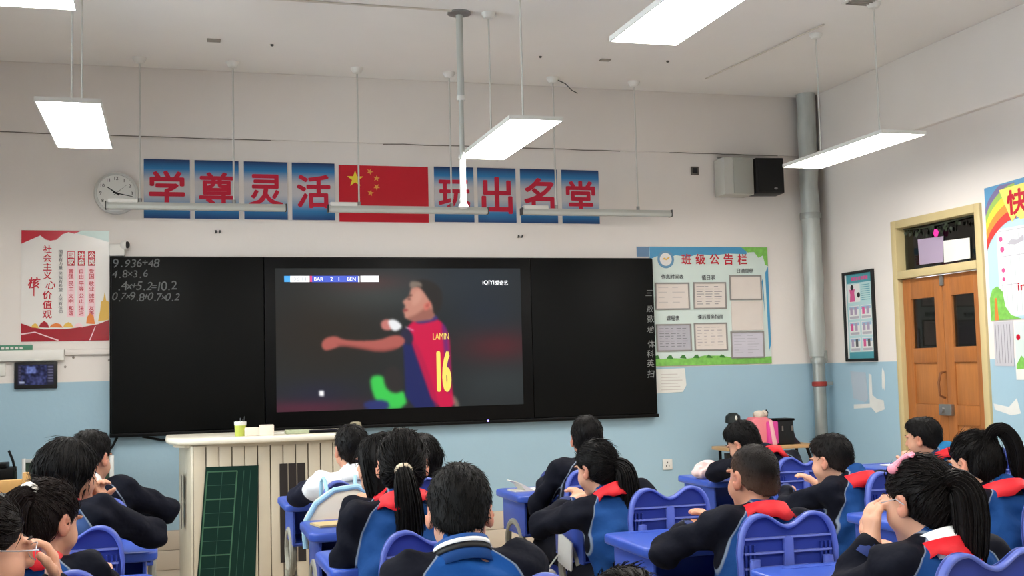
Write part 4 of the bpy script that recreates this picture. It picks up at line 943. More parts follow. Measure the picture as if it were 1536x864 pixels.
# ------------------------------------------------------------------ things on and around the desks
M_pg = mat('page white', (226, 222, 210), .7)
t = thing('open_book', 'open white book with one raised page on the front desk', 'book', (.06, -3.08, .7505), (0, 0, .1))
MB().box(-.075, .075, -.06, .06, 0, .006).build('pages', M_pg, t)
MB().prism([(-.02, .006), (.02, .006), (-.04, .04), (-.075, .055), (-.078, .052), (-.045, .034)], -.055, .055, 'y').build('raised_page', M_pg, t)
o = tag(MB().prism(rrect(-.055, .055, -.035, .035, .01), 0, .014).build('pencil_case', mat('neon pink', (226, 56, 120), .5), bevel=.004), 'neon pink flat case on the front desk beside the open book', 'case'); o.location = (.2, -3.17, .7515)
o = tag(MB().box(-.07, .07, -.012, .012, 0, .012).build('pen_tray', mat('purple grey', (108, 88, 110), .6), bevel=.003), 'dark purple ruler on the desk beside the pink case', 'ruler'); o.location = (.31, -3.12, .7515); o.rotation_euler.z = -.3
for k in range(6):
    o = tag(MB().box(-.11, .11, -.15, .15, 0, .016).build('textbook', mat('book %d' % (k % 3), [(176, 150, 116), (120, 100, 80), (190, 176, 150)][k % 3], .7)), 'textbook stacked in the drawer of the front desk', 'book', 'books in the front desk drawer'); o.location = (.16+random.uniform(-.01, .01), -3.15, .5575+.0165*k)
o = tag(MB().box(-.004, .004, -.09, .09, -.085, .045).build('notebook', M_pap, bevel=.002), 'white notebook hanging from the drawer of the leaning girl', 'book'); o.location = (-.058, -4.05, .60); o.rotation_euler = (.15, .0, 0)
t = thing('plastic_bag', 'small clear plastic bag of supplies under the second desk', 'bag', (-.12, -3.98, .0))
MB().prism([(-.06, .30), (.06, .30), (.075, .40), (.03, .50), (-.02, .51), (-.05, .44)], -.03, .03, 'y').build('film', mat('milky plastic', (214, 208, 206), .3), t, bevel=.015, bseg=3)
MB().tube([(0, 0, .50), (.05, 0, .56), (.10, 0, .545)], .004, 6).build('cord', M_pap, t)
o = tag(MB().box(-.09, .09, -.065, .065, 0, .008).build('exercise_book', mat('kraft cover', (196, 176, 128), .7)), 'tan exercise book on the desk behind the backpack chair', 'book'); o.location = (-1.03, -4.0, .7515); o.rotation_euler.z = .2
o = tag(MB().box(-.08, .08, -.05, .05, 0, .006).build('paper_sheet', M_pap), 'white paper lying on the desk beside the door', 'paper'); o.location = (2.42, -2.83, .7515)
t = thing('pink_cloth', 'pale pink rumpled cloth lying on the front desk under the notice board', 'cloth', (1.135, -2.95, .7515))
CLOTH_ROOT = t
t = thing('backpack', 'pale blue and cream backpack with orange trim hung on a chair', 'backpack', (-.965, -3.735, .0))
MB().prism([(-.17, .62), (.15, .60), (.16, .72), (.13, .84), (.06, .885), (-.04, .875), (-.12, .82), (-.175, .73)], -.045, .06, 'y').build('body', mat('cream nylon', (212, 204, 186), .6), t, bevel=.03, bseg=3)
MB().tube([(-.165, -.04, .63), (-.17, -.04, .73), (-.12, -.04, .815), (-.04, -.04, .87), (.06, -.04, .88), (.13, -.04, .835), (.155, -.04, .72), (.15, -.04, .61)], .012, 8).build('blue_piping', mat('pale blue trim', (156, 200, 220), .5), t)
MB().prism([(-.15, .62), (.12, .61), (.12, .69), (.07, .74), (-.09, .75), (-.14, .70)], -.07, -.04, 'y').build('front_pocket', mat('orange panel', (206, 150, 104), .6), t, bevel=.015, bseg=3)
for s in (-1, 1): MB().tube([(s*.06, .04, .85), (s*.065, .06, .895), (s*.07, .09, .912), (s*.075, .125, .895), (s*.08, .13, .80)], .008, 6).build('strap', MATS['pale blue trim'], t)
# ------------------------------------------------------------------ people: distance fields meshed with surface nets
def nrm(v): v = np.asarray(v, float); return v/(np.linalg.norm(v)+1e-12)
class Field:
    def __init__(s, lo, hi, h):
        s.lo = np.array(lo, float); s.h = h
        s.n = np.ceil((np.array(hi)-s.lo)/h).astype(int)+1
        s.ax = [(s.lo[i]+h*np.arange(s.n[i])).astype(np.float32) for i in range(3)]
        s.F = np.full(s.n, .5, np.float32)
    def add(s, fn, lo, hi, k=.02, sub=False):
        m = k+2.5*s.h
        i0 = np.clip(np.floor((np.array(lo)-m-s.lo)/s.h).astype(int), 0, s.n); i1 = np.clip(np.ceil((np.array(hi)+m-s.lo)/s.h).astype(int)+1, 0, s.n)
        if (i1 <= i0).any(): return
        sl = tuple(slice(a, b) for a, b in zip(i0, i1))
        X = s.ax[0][sl[0]][:, None, None]; Y = s.ax[1][sl[1]][None, :, None]; Z = s.ax[2][sl[2]][None, None, :]
        d = fn(X, Y, Z); a = s.F[sl]
        if sub:
            d = -d; q = np.maximum(k-np.abs(a-d), 0)/k; s.F[sl] = np.maximum(a, d)+q*q*k*.25
        else:
            q = np.maximum(k-np.abs(a-d), 0)/k; s.F[sl] = np.minimum(a, d)-q*q*k*.25
    def cone(s, a, b, r1, r2, k=.02, sub=False):
        a = np.asarray(a, np.float32); b = np.asarray(b, np.float32); R = max(r1, r2)
        s.add(cone_fn(a, b, r1, r2), np.minimum(a, b)-R, np.maximum(a, b)+R, k, sub)
    def ell(s, c, r, M=None, k=.02, sub=False):
        c = np.asarray(c, np.float32); r = np.asarray(r, np.float32); R = r.max()
        s.add(ell_fn(c, r, M), c-R, c+R, k, sub)
    def mesh(s): return surfnet(s.F, s.lo, s.h)
def cone_fn(a, b, r1, r2):
    ba = b-a; L = float(ba@ba)+1e-12
    def fn(X, Y, Z):
        px, py, pz = X-a[0], Y-a[1], Z-a[2]
        t = np.clip((px*ba[0]+py*ba[1]+pz*ba[2])/L, 0, 1)
        return np.sqrt((px-t*ba[0])**2+(py-t*ba[1])**2+(pz-t*ba[2])**2)-(r1+(r2-r1)*t)
    return fn
def ell_fn(c, r, M=None):
    def fn(X, Y, Z):
        px, py, pz = X-c[0], Y-c[1], Z-c[2]
        if M is not None:      # columns of M are the local axes
            px, py, pz = (px*M[0, 0]+py*M[1, 0]+pz*M[2, 0], px*M[0, 1]+py*M[1, 1]+pz*M[2, 1], px*M[0, 2]+py*M[1, 2]+pz*M[2, 2])
        k0 = np.sqrt((px/r[0])**2+(py/r[1])**2+(pz/r[2])**2); k1 = np.sqrt((px/r[0]**2)**2+(py/r[1]**2)**2+(pz/r[2]**2)**2)+1e-6
        return k0*(k0-1)/k1
    return fn
def surfnet(F, lo, h):
    S_ = F < 0; c = [S_[i:S_.shape[0]-1+i, j:S_.shape[1]-1+j, k:S_.shape[2]-1+k] for i in (0, 1) for j in (0, 1) for k in (0, 1)]
    cnt = np.zeros(c[0].shape, np.int8)
    for q in c: cnt += q
    I, J, K = np.nonzero((cnt > 0) & (cnt < 8)); N = len(I)
    val = np.stack([F[I+i, J+j, K+k] for i in (0, 1) for j in (0, 1) for k in (0, 1)], 1)
    off = np.array([(i, j, k) for i in (0, 1) for j in (0, 1) for k in (0, 1)], float)
    acc = np.zeros((N, 3)); num = np.zeros(N)
    for a in range(8):
        for b in range(a+1, 8):
            if np.abs(off[a]-off[b]).sum() != 1: continue
            m = (val[:, a] < 0) != (val[:, b] < 0)
            t = val[m, a]/(val[m, a]-val[m, b]); acc[m] += off[a]+t[:, None]*(off[b]-off[a]); num[m] += 1
    V = lo+h*(np.stack([I, J, K], 1)+acc/num[:, None])
    idx = np.full(c[0].shape, -1, np.int32); idx[I, J, K] = np.arange(N)
    Q = []
    for ax in range(3):
        sl0 = [slice(1, -1)]*3; sl1 = [slice(1, -1)]*3
        sl0[ax] = slice(0, -1); sl1[ax] = slice(1, None)
        A = S_[tuple(sl0)]; B = S_[tuple(sl1)]
        P = np.stack(np.nonzero(A != B), 1)
        inside = A[tuple(P.T)]
        for t_ in range(3):
            if t_ != ax: P[:, t_] += 1
        u, v = [(1, 2), (2, 0), (0, 1)][ax]
        du = np.zeros(3, int); du[u] = 1; dv = np.zeros(3, int); dv[v] = 1
        q = np.stack([idx[tuple((P-du-dv).T)], idx[tuple((P-dv).T)], idx[tuple(P.T)], idx[tuple((P-du).T)]], 1)
        q[~inside] = q[~inside][:, ::-1]; Q.append(q)
    Q = np.concatenate(Q); Q = Q[(Q >= 0).all(1)]
    return V, Q
def mesh_np(name, V, Q, m, attrs=None):
    me = bpy.data.meshes.new(name); nv, nq_ = len(V), len(Q)
    me.vertices.add(nv); me.vertices.foreach_set('co', np.asarray(V, np.float32).ravel())
    me.loops.add(nq_*4); me.loops.foreach_set('vertex_index', np.asarray(Q, np.int32).ravel())
    me.polygons.add(nq_); me.polygons.foreach_set('loop_start', np.arange(0, nq_*4, 4, dtype=np.int32))
    me.polygons.foreach_set('use_smooth', np.ones(nq_, bool))
    me.update(calc_edges=True); me.validate()
    for k, v in (attrs or {}).items():
        a = me.attributes.new(k, 'FLOAT', 'POINT'); a.data.foreach_set('value', np.asarray(v, np.float32))
    me.materials.append(m)
    return me
def smooth_v(V, Q, it=2, f=.5):
    n = len(V)
    for _ in range(it):
        acc = np.zeros_like(V); cnt = np.zeros(n)
        for a, b in ((0, 1), (1, 2), (2, 3), (3, 0)):
            np.add.at(acc, Q[:, a], V[Q[:, b]]); np.add.at(cnt, Q[:, a], 1); np.add.at(acc, Q[:, b], V[Q[:, a]]); np.add.at(cnt, Q[:, b], 1)
        V = V*(1-f)+f*acc/np.maximum(cnt, 1)[:, None]
    return V
# materials of the figures
def attr_mat(name, attr, stops, rough, bump=0, bscale=80, sheen=0, stretch=None, interp='LINEAR'):
    m = bpy.data.materials.new(name); m.use_nodes = True; nt = m.node_tree; b = nt.nodes['Principled BSDF']
    a = nt.nodes.new('ShaderNodeAttribute'); a.attribute_name = attr
    cr = nt.nodes.new('ShaderNodeValToRGB'); cr.color_ramp.interpolation = interp; e = cr.color_ramp.elements
    while len(e) > 1: e.remove(e[-1])
    e[0].position = stops[0][0]; e[0].color = L3(stops[0][1])
    for p_, c_ in stops[1:]: q = e.new(p_); q.color = L3(c_)
    nt.links.new(a.outputs['Fac'], cr.inputs['Fac']); nt.links.new(cr.outputs['Color'], b.inputs['Base Color'])
    b.inputs['Roughness'].default_value = rough; b.inputs['Sheen Weight'].default_value = sheen; b.inputs['Specular IOR Level'].default_value = .12 if rough > .7 else .4
    if bump:
        tc = nt.nodes.new('ShaderNodeTexCoord'); n2 = nt.nodes.new('ShaderNodeTexNoise'); n2.inputs['Scale'].default_value = bscale
        src = tc.outputs['Object']
        if stretch:
            mp = nt.nodes.new('ShaderNodeMapping'); mp.inputs['Scale'].default_value = stretch; nt.links.new(src, mp.inputs['Vector']); src = mp.outputs['Vector']
        nt.links.new(src, n2.inputs['Vector']); bp = nt.nodes.new('ShaderNodeBump'); bp.inputs['Strength'].default_value = bump; bp.inputs['Distance'].default_value = .01
        nt.links.new(n2.outputs['Fac'], bp.inputs['Height']); nt.links.new(bp.outputs['Normal'], b.inputs['Normal'])
    return m
SKIN = {}
def skin(rgb):
    if rgb not in SKIN:
        m = attr_mat('skin %d' % rgb[0], 'lip', [(0, rgb), (.5, (int(rgb[0]*.93), int(rgb[1]*.74), int(rgb[2]*.72))), (1, (int(rgb[0]*.88), int(rgb[1]*.60), int(rgb[2]*.60)))], .5)
        b = m.node_tree.nodes['Principled BSDF']; b.inputs['Subsurface Weight'].default_value = .12; b.inputs['Subsurface Radius'].default_value = (.012, .005, .003)
        SKIN[rgb] = m
    return SKIN[rgb]
NAVY, BLUE, PIPE = (16, 18, 29), (38, 88, 164), (128, 140, 158)
def jmat(name, panel, sleeve, pipe): return attr_mat(name, 'panel', [(0, sleeve), (.494, sleeve), (.496, pipe), (.503, pipe), (.505, panel), (1, panel)], .8, .55, 24, 0)
J = dict(std=jmat('uniform jacket', (27, 68, 126), NAVY, PIPE), bright=jmat('bright uniform jacket', (24, 74, 140), NAVY, PIPE), navy=jmat('navy jacket', (20, 23, 38), NAVY, PIPE),
         white=jmat('white hooded top', (226, 226, 228), (24, 26, 42), (200, 202, 208)), light=jmat('light blue jacket', (44, 120, 170), (44, 60, 90), PIPE), slate=jmat('slate jacket', (50, 74, 120), NAVY, PIPE))
M_trs = mat('navy trousers', (17, 19, 30), .8, spec=.12, bump=.15, bscale=120); M_shoe = mat('school shoe', (60, 62, 70), .6)
M_scf = mat('red scarf', (214, 28, 40), .6, var=.06, vscale=20, bump=.1, bscale=60); M_col = mat('white collar', (232, 232, 232), .7); M_stripe = mat('navy stripe', (36, 52, 110), .7)
HAIRM = {}
def hairm(rgb):
    if rgb not in HAIRM:
        m = attr_mat('hair %d' % rgb[0], 'fade', [(0, rgb), (1, (int(rgb[0]+58), int(rgb[1]+42), int(rgb[2]+32)))], .5, .3, 60, 0, (6, 6, 1.2))
        m.node_tree.nodes['Principled BSDF'].inputs['Specular IOR Level'].default_value = .13
        HAIRM[rgb] = m
    return HAIRM[rgb]
M_eyew = mat('eye white', (226, 224, 220), .2); M_iris = mat('dark iris', (30, 20, 16), .15); M_brow = mat('brow', (34, 26, 22), .8); M_glass = mat('spectacle frame', (196, 198, 206), .25, metal=.5)
def rotm(yaw, pitch, roll):
    cy, sy = math.cos(yaw), math.sin(yaw); cp, sp = math.cos(pitch), math.sin(pitch); cr, sr = math.cos(roll), math.sin(roll)
    Z = np.array([[cy, -sy, 0], [sy, cy, 0], [0, 0, 1]]); X = np.array([[1, 0, 0], [0, cp, -sp], [0, sp, cp]]); Y = np.array([[cr, 0, sr], [0, 1, 0], [-sr, 0, cr]])
    return Z@X@Y
def ik(a, t, l1, l2, hint):
    d = t-a; L = np.linalg.norm(d)
    if L > (l1+l2)*.995: t = a+d/L*(l1+l2)*.995; d = t-a; L = np.linalg.norm(d)
    u = d/L; x = (l1*l1-l2*l2+L*L)/(2*L); h = math.sqrt(max(l1*l1-x*x, 0))
    hv = np.asarray(hint, float); hv = hv-u*(hv@u); hv = nrm(hv)
    return a+u*x+hv*h, t
def hand_prims(f, W, fdir, pn, side, curl, s=1.0):
    """palm and five fingers; fdir along the fingers, pn palm normal, side +1 when the thumb lies towards fdir x pn"""
    fd = nrm(fdir); pn = nrm(np.asarray(pn)-fd*(np.asarray(pn)@fd)); sd = np.cross(fd, pn)*side
    f.cone(W-fd*.03, W+fd*.012, .021*s, .019*s, .015)
    for q in (-.022, -.008, .008, .021): f.cone(W+fd*.008+sd*q*.5*s, W+fd*.062*s+sd*q*s, .012*s, .0105*s, .012)
    for q, ln in ((.024, .058), (.009, .066), (-.008, .062), (-.023, .05)):
        p = W+fd*.06*s+sd*q*s; d_ = fd.copy(); ang = 0
        for seg in range(3):
            ang += curl*(.55+.25*seg)
            d_ = fd*math.cos(ang)+pn*math.sin(ang); e = p+d_*ln*s*(.42, .32, .26)[seg]
            f.cone(p, e, (.0088-.0006*seg)*s, (.0084-.0008*seg)*s, .003); p = e
    p = W+fd*.015*s+sd*.02*s
    for seg, (l, sp) in enumerate(((.03, .75), (.026, .45), (.02, .25))):
        d_ = nrm(fd*(.7+.1*seg)+sd*sp+pn*(.25+.35*curl*seg)); e = p+d_*l*s
        f.cone(p, e, (.0115-.001*seg)*s, (.0102-.001*seg)*s, .005); p = e
def child(label, hip, head, hyaw=0, hpitch=0, hroll=0, sy=0, wrists=None, hair='short', hcol=(12, 10, 10), jacket='std', scarf=True, collar=None, sk=(214, 160, 132), hands=None, name='person', detail=.0068, sc=1.0, group=None, elbow_hints=None, glasses=False, ponytail=None, tie=None, clip=False, fade=0, short=False, nk=(0, 0, 0), seat=.42):
    ox, oy = hip
    H = np.array([head[0]-ox, head[1]-oy, head[2]]); R = rotm(math.radians(hyaw), math.radians(hpitch), math.radians(hroll))
    hs = .97*sc
    P0 = np.array([0, 0, seat+.085])
    N = H+R@np.array([0, -.030, -.094])*hs+np.array([0, -.012, -.012])+np.array(nk)
    U = nrm(N-P0); Rt = np.array([math.cos(math.radians(sy)), math.sin(math.radians(sy)), 0]); Rt = nrm(Rt-U*(Rt@U)); Fw = np.cross(U, Rt)
    TL = np.linalg.norm(N-P0); mid = P0+U*TL*.5-Fw*.022
    sw = .142*sc
    Sh = {s: N-U*.052+Rt*s*sw-Fw*.004 for s in (-1, 1)}
    wr = wrists or {}
    Wp, El, = {}, {}
    for s in (-1, 1):
        t_ = np.array(wr.get(s, (s*.03, .27, .80)), float)
        if s in wr: t_ = t_-np.array([ox, oy, 0])
        hint = (elbow_hints or {}).get(s, (s*.5, -.35, -.7))
        El[s], Wp[s] = ik(Sh[s], t_, .222*sc, .20*sc, hint)
    hipj = {s: P0+np.array([s*.075, .02, -.02]) for s in (-1, 1)}; knee = {s: np.array([s*.10, .36, seat+.065]) for s in (-1, 1)}; ank = {s: np.array([s*.10, .34, .085]) for s in (-1, 1)}
    allp = np.array([P0, N, H]+list(Sh.values())+list(El.values())+list(Wp.values())+list(knee.values())+list(ank.values()))
    lo = allp.min(0)-.19; hi = allp.max(0)+.19; lo[2] = -.005
    f = Field(lo, hi, detail)
    # ---- body, one continuous surface
    for s in (-1, 1):
        f.cone(P0+Rt*s*.05, mid+Rt*s*.05, .082, .075, .05); f.cone(mid+Rt*s*.05, N-U*.09+Rt*s*.045, .075, .07, .05)
        f.cone(N-U*.055, Sh[s], .045, .04, .04)
        f.cone(Sh[s], El[s], .038*sc, .031*sc, .03); f.cone(El[s], Wp[s], .032*sc, .02*sc, .015)
        f.cone(hipj[s], knee[s], .075, .05, .04); f.cone(knee[s], ank[s], .05, .032, .03); f.cone(ank[s]+(0, -.02, -.035), ank[s]+(0, .12, -.055), .03, .024, .03)
        hd = (hands or {}).get(s)
        if hd: hand_prims(f, Wp[s], hd[0], hd[1], hd[2] if len(hd) > 3 else -s, hd[-1] if len(hd) > 2 else .5, sc)
        else: hand_prims(f, Wp[s], Wp[s]-El[s], (0, 0, -1), -s, .45, sc)
    f.cone(N-U*.03, H+R@np.array([0, -.022, -.05])*hs, .042*sc, .042*sc, .03)
    def he(c, r, k, sub=False, rot=None): f.ell(H+R@np.array(c)*hs, np.array(r)*hs, R if rot is None else R@rot, k, sub)
    def hc(a, b, r1, r2, k): f.cone(H+R@np.array(a)*hs, H+R@np.array(b)*hs, r1*hs, r2*hs, k)
    he((0, -.014, .018), (.071, .089, .084), .02); he((0, .026, -.042), (.056, .060, .070), .03)
    hc((-.012, .062, -.095), (.012, .062, -.095), .018, .018, .025)
    for s in (-1, 1):
        he((s*.036, .046, -.042), (.027, .028, .03), .02); he((s*.03, .088, .002), (.017, .011, .011), .008, True)
        he((s*.075, -.010, -.012), (.009, .019, .032), .006, rot=rotm(s*-.45, .1, 0)); he((s*.079, -.004, -.006), (.005, .009, .015), .004, True); he((s*.073, -.002, -.034), (.007, .01, .012), .006)
        hc((s*.012, .088, .018), (s*.046, .076, .020), .007, .006, .012)
    hc((0, .086, .006), (0, .100, -.026), .007, .010, .012); hc((-.010, .093, -.03), (.010, .093, -.03), .007, .007, .008)
    hc((-.016, .082, -.057), (.016, .082, -.057), .006, .006, .006); hc((-.013, .080, -.068), (.013, .080, -.068), .007, .007, .006)
    V, Q = f.mesh()
    hl = (V-H)@R/hs
    lip = np.exp(-((hl[:, 0]/.022)**4+((hl[:, 1]-.085)/.012)**2+((hl[:, 2]+.062)/.011)**2))*.9
    ear = .35*np.exp(-(((np.abs(hl[:, 0])-.08)/.012)**2+((hl[:, 1]+.01)/.03)**2+((hl[:, 2]+.01)/.04)**2)); fing = 0
    body = link(name, mesh_np(name, V, Q, skin(sk), dict(lip=np.clip(lip+ear, 0, 1)))); body.location = (ox, oy, 0); tag(body, label, 'person', group)
    # ---- eyes and brows
    for s in (-1, 1):
        e = MB().sphere(tuple(H+R@np.array((s*.030, .0572, .002))*hs), .0125*hs, 12, 8).build('eye', M_eyew, body); c = H+R@np.array((s*.030, .0660, .0))*hs
        MB().sphere(tuple(c), .0050*hs, 10, 6).build('iris', M_iris, e)
        MB().tube([tuple(H+R@np.array(q)*hs) for q in ((s*.014, .0905, .023), (s*.03, .0865, .028), (s*.046, .0755, .024))], [.002, .003, .002], 6).build('eyebrow', M_brow, body)
    # ---- jacket
    jl = lo.copy(); jl[2] = seat-.01
    g = Field(jl, hi, .0085)
    tor = []
    for s in (-1, 1):
        g.cone(P0+Rt*s*.058-U*.03, mid+Rt*s*.062, .102, .096, .05); g.cone(mid+Rt*s*.062, N-U*.10+Rt*s*.058, .096, .084, .05)
        g.cone(N-U*.075+Rt*s*.02, Sh[s]-U*.006, .062, .058, .05)
    g.cone(N-U*.08, N-U*.012, .075, .062, .03)
    for s in (-1, 1):
        g.cone(Sh[s], El[s], .056*sc, .046*sc, .025)
        if not short: g.cone(El[s], Wp[s]-nrm(Wp[s]-El[s])*.012, .047*sc, .036*sc, .02)
    X = g.ax[0][:, None, None]; Y = g.ax[1][None, :, None]; Z = g.ax[2][None, None, :]
    ph = (sum(map(ord, label)) % 97)*.1
    g.F += .0055*np.sin(47*(X*.6+Z*.8)+2.5*np.sin(31*Y+ph)+ph)*np.sin(23*X+1.7*np.sin(27*Z)+ph)
    g.F += .0055*np.sin(34*X+2.2*np.sin(19*Z+ph)+ph)*np.sin(29*Z+1.8*np.sin(23*Y)+9*X)+.003*np.sin(61*Z+30*Y+2*np.sin(25*X)+ph)
    V, Q = g.mesh(); V = smooth_v(V, Q, 1)
    a = (V-N); lat = np.abs(a@Rt); uu = -(a@U)
    wd = np.interp(uu, [-.02, .0, .04, .10, .17, .25, .5], [.05, .065, .112, .145, .165, .175, .18])
    pv = wd-lat
    def dist(p, q, r1, r2): return cone_fn(np.asarray(p, float), np.asarray(q, float), r1, r2)(V[:, 0], V[:, 1], V[:, 2])
    ds = np.minimum.reduce([np.minimum(dist(Sh[s], El[s], .058, .049), dist(El[s], Wp[s], .05, .037)) for s in (-1, 1)])
    dt = np.minimum.reduce([dist(P0+Rt*s*.058, N-U*.10+Rt*s*.058, .105, .09) for s in (-1, 1)])
    pv = np.minimum(pv, np.where((uu > .09) & (a@Fw > -.03), (ds-dt)*.8+.03, 1))
    if jacket == 'white':                                           # white yoke reaching half way down the upper arm
        tt = sum(((V-Sh[s])@(El[s]-Sh[s]))/((El[s]-Sh[s])@(El[s]-Sh[s]))*(np.sign(a@Rt) == s) for s in (-1, 1))
        pv = np.where(ds < dt+.01, (.42-tt)*.2, .1)
    jk = link('jacket', mesh_np('jacket', V, Q, J[jacket], dict(panel=np.clip(.5+pv*2.0, 0, 1))), body)
    for s in (() if short else (-1, 1)):
        w0 = Wp[s]-nrm(Wp[s]-El[s])*.014; d_ = nrm(Wp[s]-El[s])
        MB().tube([tuple(w0-d_*.022), tuple(w0-d_*.006), tuple(w0+d_*.016)], [.038*sc, .04*sc, .034*sc], 14).build('cuff', M_stripe if jacket != 'white' else M_col, jk)
    # ---- trousers and shoes
    tl_ = lo.copy(); th = np.array([.25, .55, seat+.2]); tl2 = np.array([-.25, -.18, .03])
    g = Field(tl2, th, .011)
    for s in (-1, 1):
        g.cone(P0+np.array([s*.05, -.0, -.02]), hipj[s], .098, .085, .03); g.cone(hipj[s], knee[s], .085, .064, .03); g.cone(knee[s], ank[s], .064, .052, .02)
    V, Q = g.mesh(); link('trousers', mesh_np('trousers', V, Q, M_trs), body)
    for s in (-1, 1):
        c = ank[s]
        MB().prism([(c[1]-.075, .0), (c[1]+.15, .0), (c[1]+.165, .025), (c[1]+.12, .055), (c[1]+.04, .085), (c[1]-.06, .09), (c[1]-.08, .04)], c[0]-.04, c[0]+.04, 'x').build('shoe', M_shoe, body, bevel=.012, bseg=2)
    # ---- neckwear: swept bands round the collar
    def band(nm, m, rx, ry, base, height, thick, flare, parent, droop=.05, off=.0):
        k = 36; mb = MB(); wav = .22 if nm == 'red_scarf' else 0; prof = [(0, 0), (thick, 0), (thick*.8+flare*.5, -height*.5), (thick+flare, -height), (flare, -height*1.02), (flare*.4-.001, -height*.5)]
        for i in range(k):
            w = 2*PI*i/k; fr = .5+.5*math.sin(w)          # 1 at the front
            for q, z in prof:
                fo = 1+wav*math.sin(4*w+ph)+wav*.5*math.sin(9*w); p = N+U*(base+z*fo*(1+.25*fr)-droop*fr)+Rt*math.cos(w)*(rx+q)+Fw*(math.sin(w)*(ry+q)+off)
                mb.v.append(tuple(p))
        np_ = len(prof)
        for i in range(k):
            for j in range(np_):
                mb.f.append((i*np_+j, ((i+1) % k)*np_+j, ((i+1) % k)*np_+(j+1) % np_, i*np_+(j+1) % np_))
        mb.smooth = True
        return mb.build(nm, m, parent)
    if collar == 'stripe':
        c = band('collar', J[jacket+'_c'], .056, .056, .045, .06, .012, .014, body); band('collar_stripe', M_col, .0595, .0595, .036, .010, .012, .004, c); band('collar_stripe', M_blk, .0605, .0605, .025, .014, .012, .005, c)
    elif collar == 'white':
        c = band('collar', M_col, .054, .056, .034, .07, .010, .034, body); band('collar_stripe', M_stripe, .074, .076, -.006, .006, .010, .002, c)
    else:
        band('collar', M_col if jacket == 'white' else J['navy_c'], .054, .056, .03 if jacket == 'white' else .012, .06 if jacket == 'white' else .045, .014, .034 if jacket == 'white' else .014, body)
    if scarf:
        b_ = band('red_scarf', M_scf, .072 if collar == 'white' else .064, .066, .010 if collar == 'white' else .026, .05, .015, .032, body, .05)
        kn = N+U*-.075+Fw*.085
        mb = MB().sphere(tuple(kn), (.018, .016, .02), 10, 7)
        mb.build('knot', M_scf, b_)
        for s in (-1, 1): MB().tube([tuple(kn), tuple(kn-U*.07+Rt*s*.02+Fw*.015), tuple(kn-U*.15+Rt*s*.035+Fw*.012)], [.01, .022, .004], 8, ell=(1, .35, tuple(Fw))).build('scarf_tail', M_scf, b_)
    # ---- hair, in the head's own frame
    k_ = Field((-.14, -.17, -.17), (.14, .14, .15), .0058)
    pl_ = {'short': (-.66, .75, -.004), 'buzz': (-.62, .785, .0), 'pony': (-.70, .714, -.016), 'bob': (-.9, .436, -.046), 'long': (-.93, .37, -.04)}[hair]
    if hair == 'buzz': k_.ell((0, -.015, .021), (.0745, .092, .087), k=.01)
    elif hair == 'short': k_.ell((0, -.017, .026), (.079, .096, .090), k=.01); k_.ell((0, .03, .075), (.05, .05, .034), k=.03)
    elif hair == 'pony': k_.ell((0, -.017, .024), (.0775, .098, .090), k=.01); k_.ell((0, -.06, -.02), (.062, .05, .06), k=.03)
    else:
        k_.ell((0, -.018, .026), (.086, .103, .094), k=.01)
        for s in (-1, 1): k_.cone((s*.06, -.03, .01), (s*.062, -.038, -.095 if hair == 'bob' else -.15), .04, .03, .04)
        k_.cone((0, -.07, .0), (0, -.065, -.09 if hair == 'bob' else -.15), .05, .036, .04)
    k_.ell((0, -.042, -.045), (.064, .052, .062), k=.03)
    X = k_.ax[0][:, None, None]; Y = k_.ax[1][None, :, None]; Z = k_.ax[2][None, None, :]
    cut = -(pl_[0]*Y+pl_[1]*Z-pl_[2])+.006*np.sin(70*X)*np.sin(55*Z)
    if hair in ('bob', 'long'):                                     # leave the face free
        face = np.sqrt((X/.066)**2+((Y-.09)/.075)**2+((Z+.035)/.095)**2)-1
        cut = np.maximum(-1, -face*.06)
    if hair in ('short', 'buzz', 'pony'):                           # free the ears
        ea = np.sqrt(((np.abs(X)-.078)/.03)**2+((Y+.0)/.024)**2+((Z+.016)/.036)**2)-1
        cut = np.maximum(cut, -ea*.03)
    k_.F = np.maximum(k_.F, cut.astype(np.float32))
    k_.F += (.0018*np.sin(95*X+25*np.sin(17*Y))*np.sin(20*Z+7*Y)).astype(np.float32)
    V, Q = k_.mesh(); V = smooth_v(V, Q, 2)
    edge = pl_[0]*V[:, 1]+pl_[1]*V[:, 2]-pl_[2]
    fd = np.clip(1-edge/.075, 0, 1)*fade if hair in ('short', 'buzz') else np.zeros(len(V))
    # fine strands lying along the hair's flow break up the silhouette
    rg = np.random.RandomState(sum(map(ord, label)) % 9999)
    nv = np.zeros_like(V); q3 = V[Q]; fn_ = np.cross(q3[:, 2]-q3[:, 0], q3[:, 3]-q3[:, 1])
    for c_ in range(4): np.add.at(nv, Q[:, c_], fn_)
    nv /= np.linalg.norm(nv, axis=1)[:, None]+1e-9
    ns = 1500; pick = rg.randint(0, len(V), ns); p0 = V[pick]; n0 = nv[pick]
    if hair == 'pony': tgt = np.array(ponytail['tie'] if ponytail else (0, -.1, .0))[None]-p0; ln = rg.uniform(.03, .06, ns)
    elif hair in ('bob', 'long'): tgt = np.stack([p0[:, 0]*.6, p0[:, 1]*.4-.01, np.full(ns, -.12)], 1); ln = rg.uniform(.04, .08, ns)
    else: tgt = p0-np.array([0, -.02, .12]); ln = rg.uniform(.008, .022, ns)*(.35 if hair == 'buzz' else 1)
    tgt = tgt-n0*(tgt*n0).sum(1)[:, None]; tgt /= np.linalg.norm(tgt, axis=1)[:, None]+1e-9
    tgt += rg.normal(0, .16, (ns, 3)); lift = (.06 if hair in ('pony', 'bob', 'long') else .45)*rg.uniform(.2, 1, ns)
    sdv = np.cross(tgt, n0); sdv /= np.linalg.norm(sdv, axis=1)[:, None]+1e-9
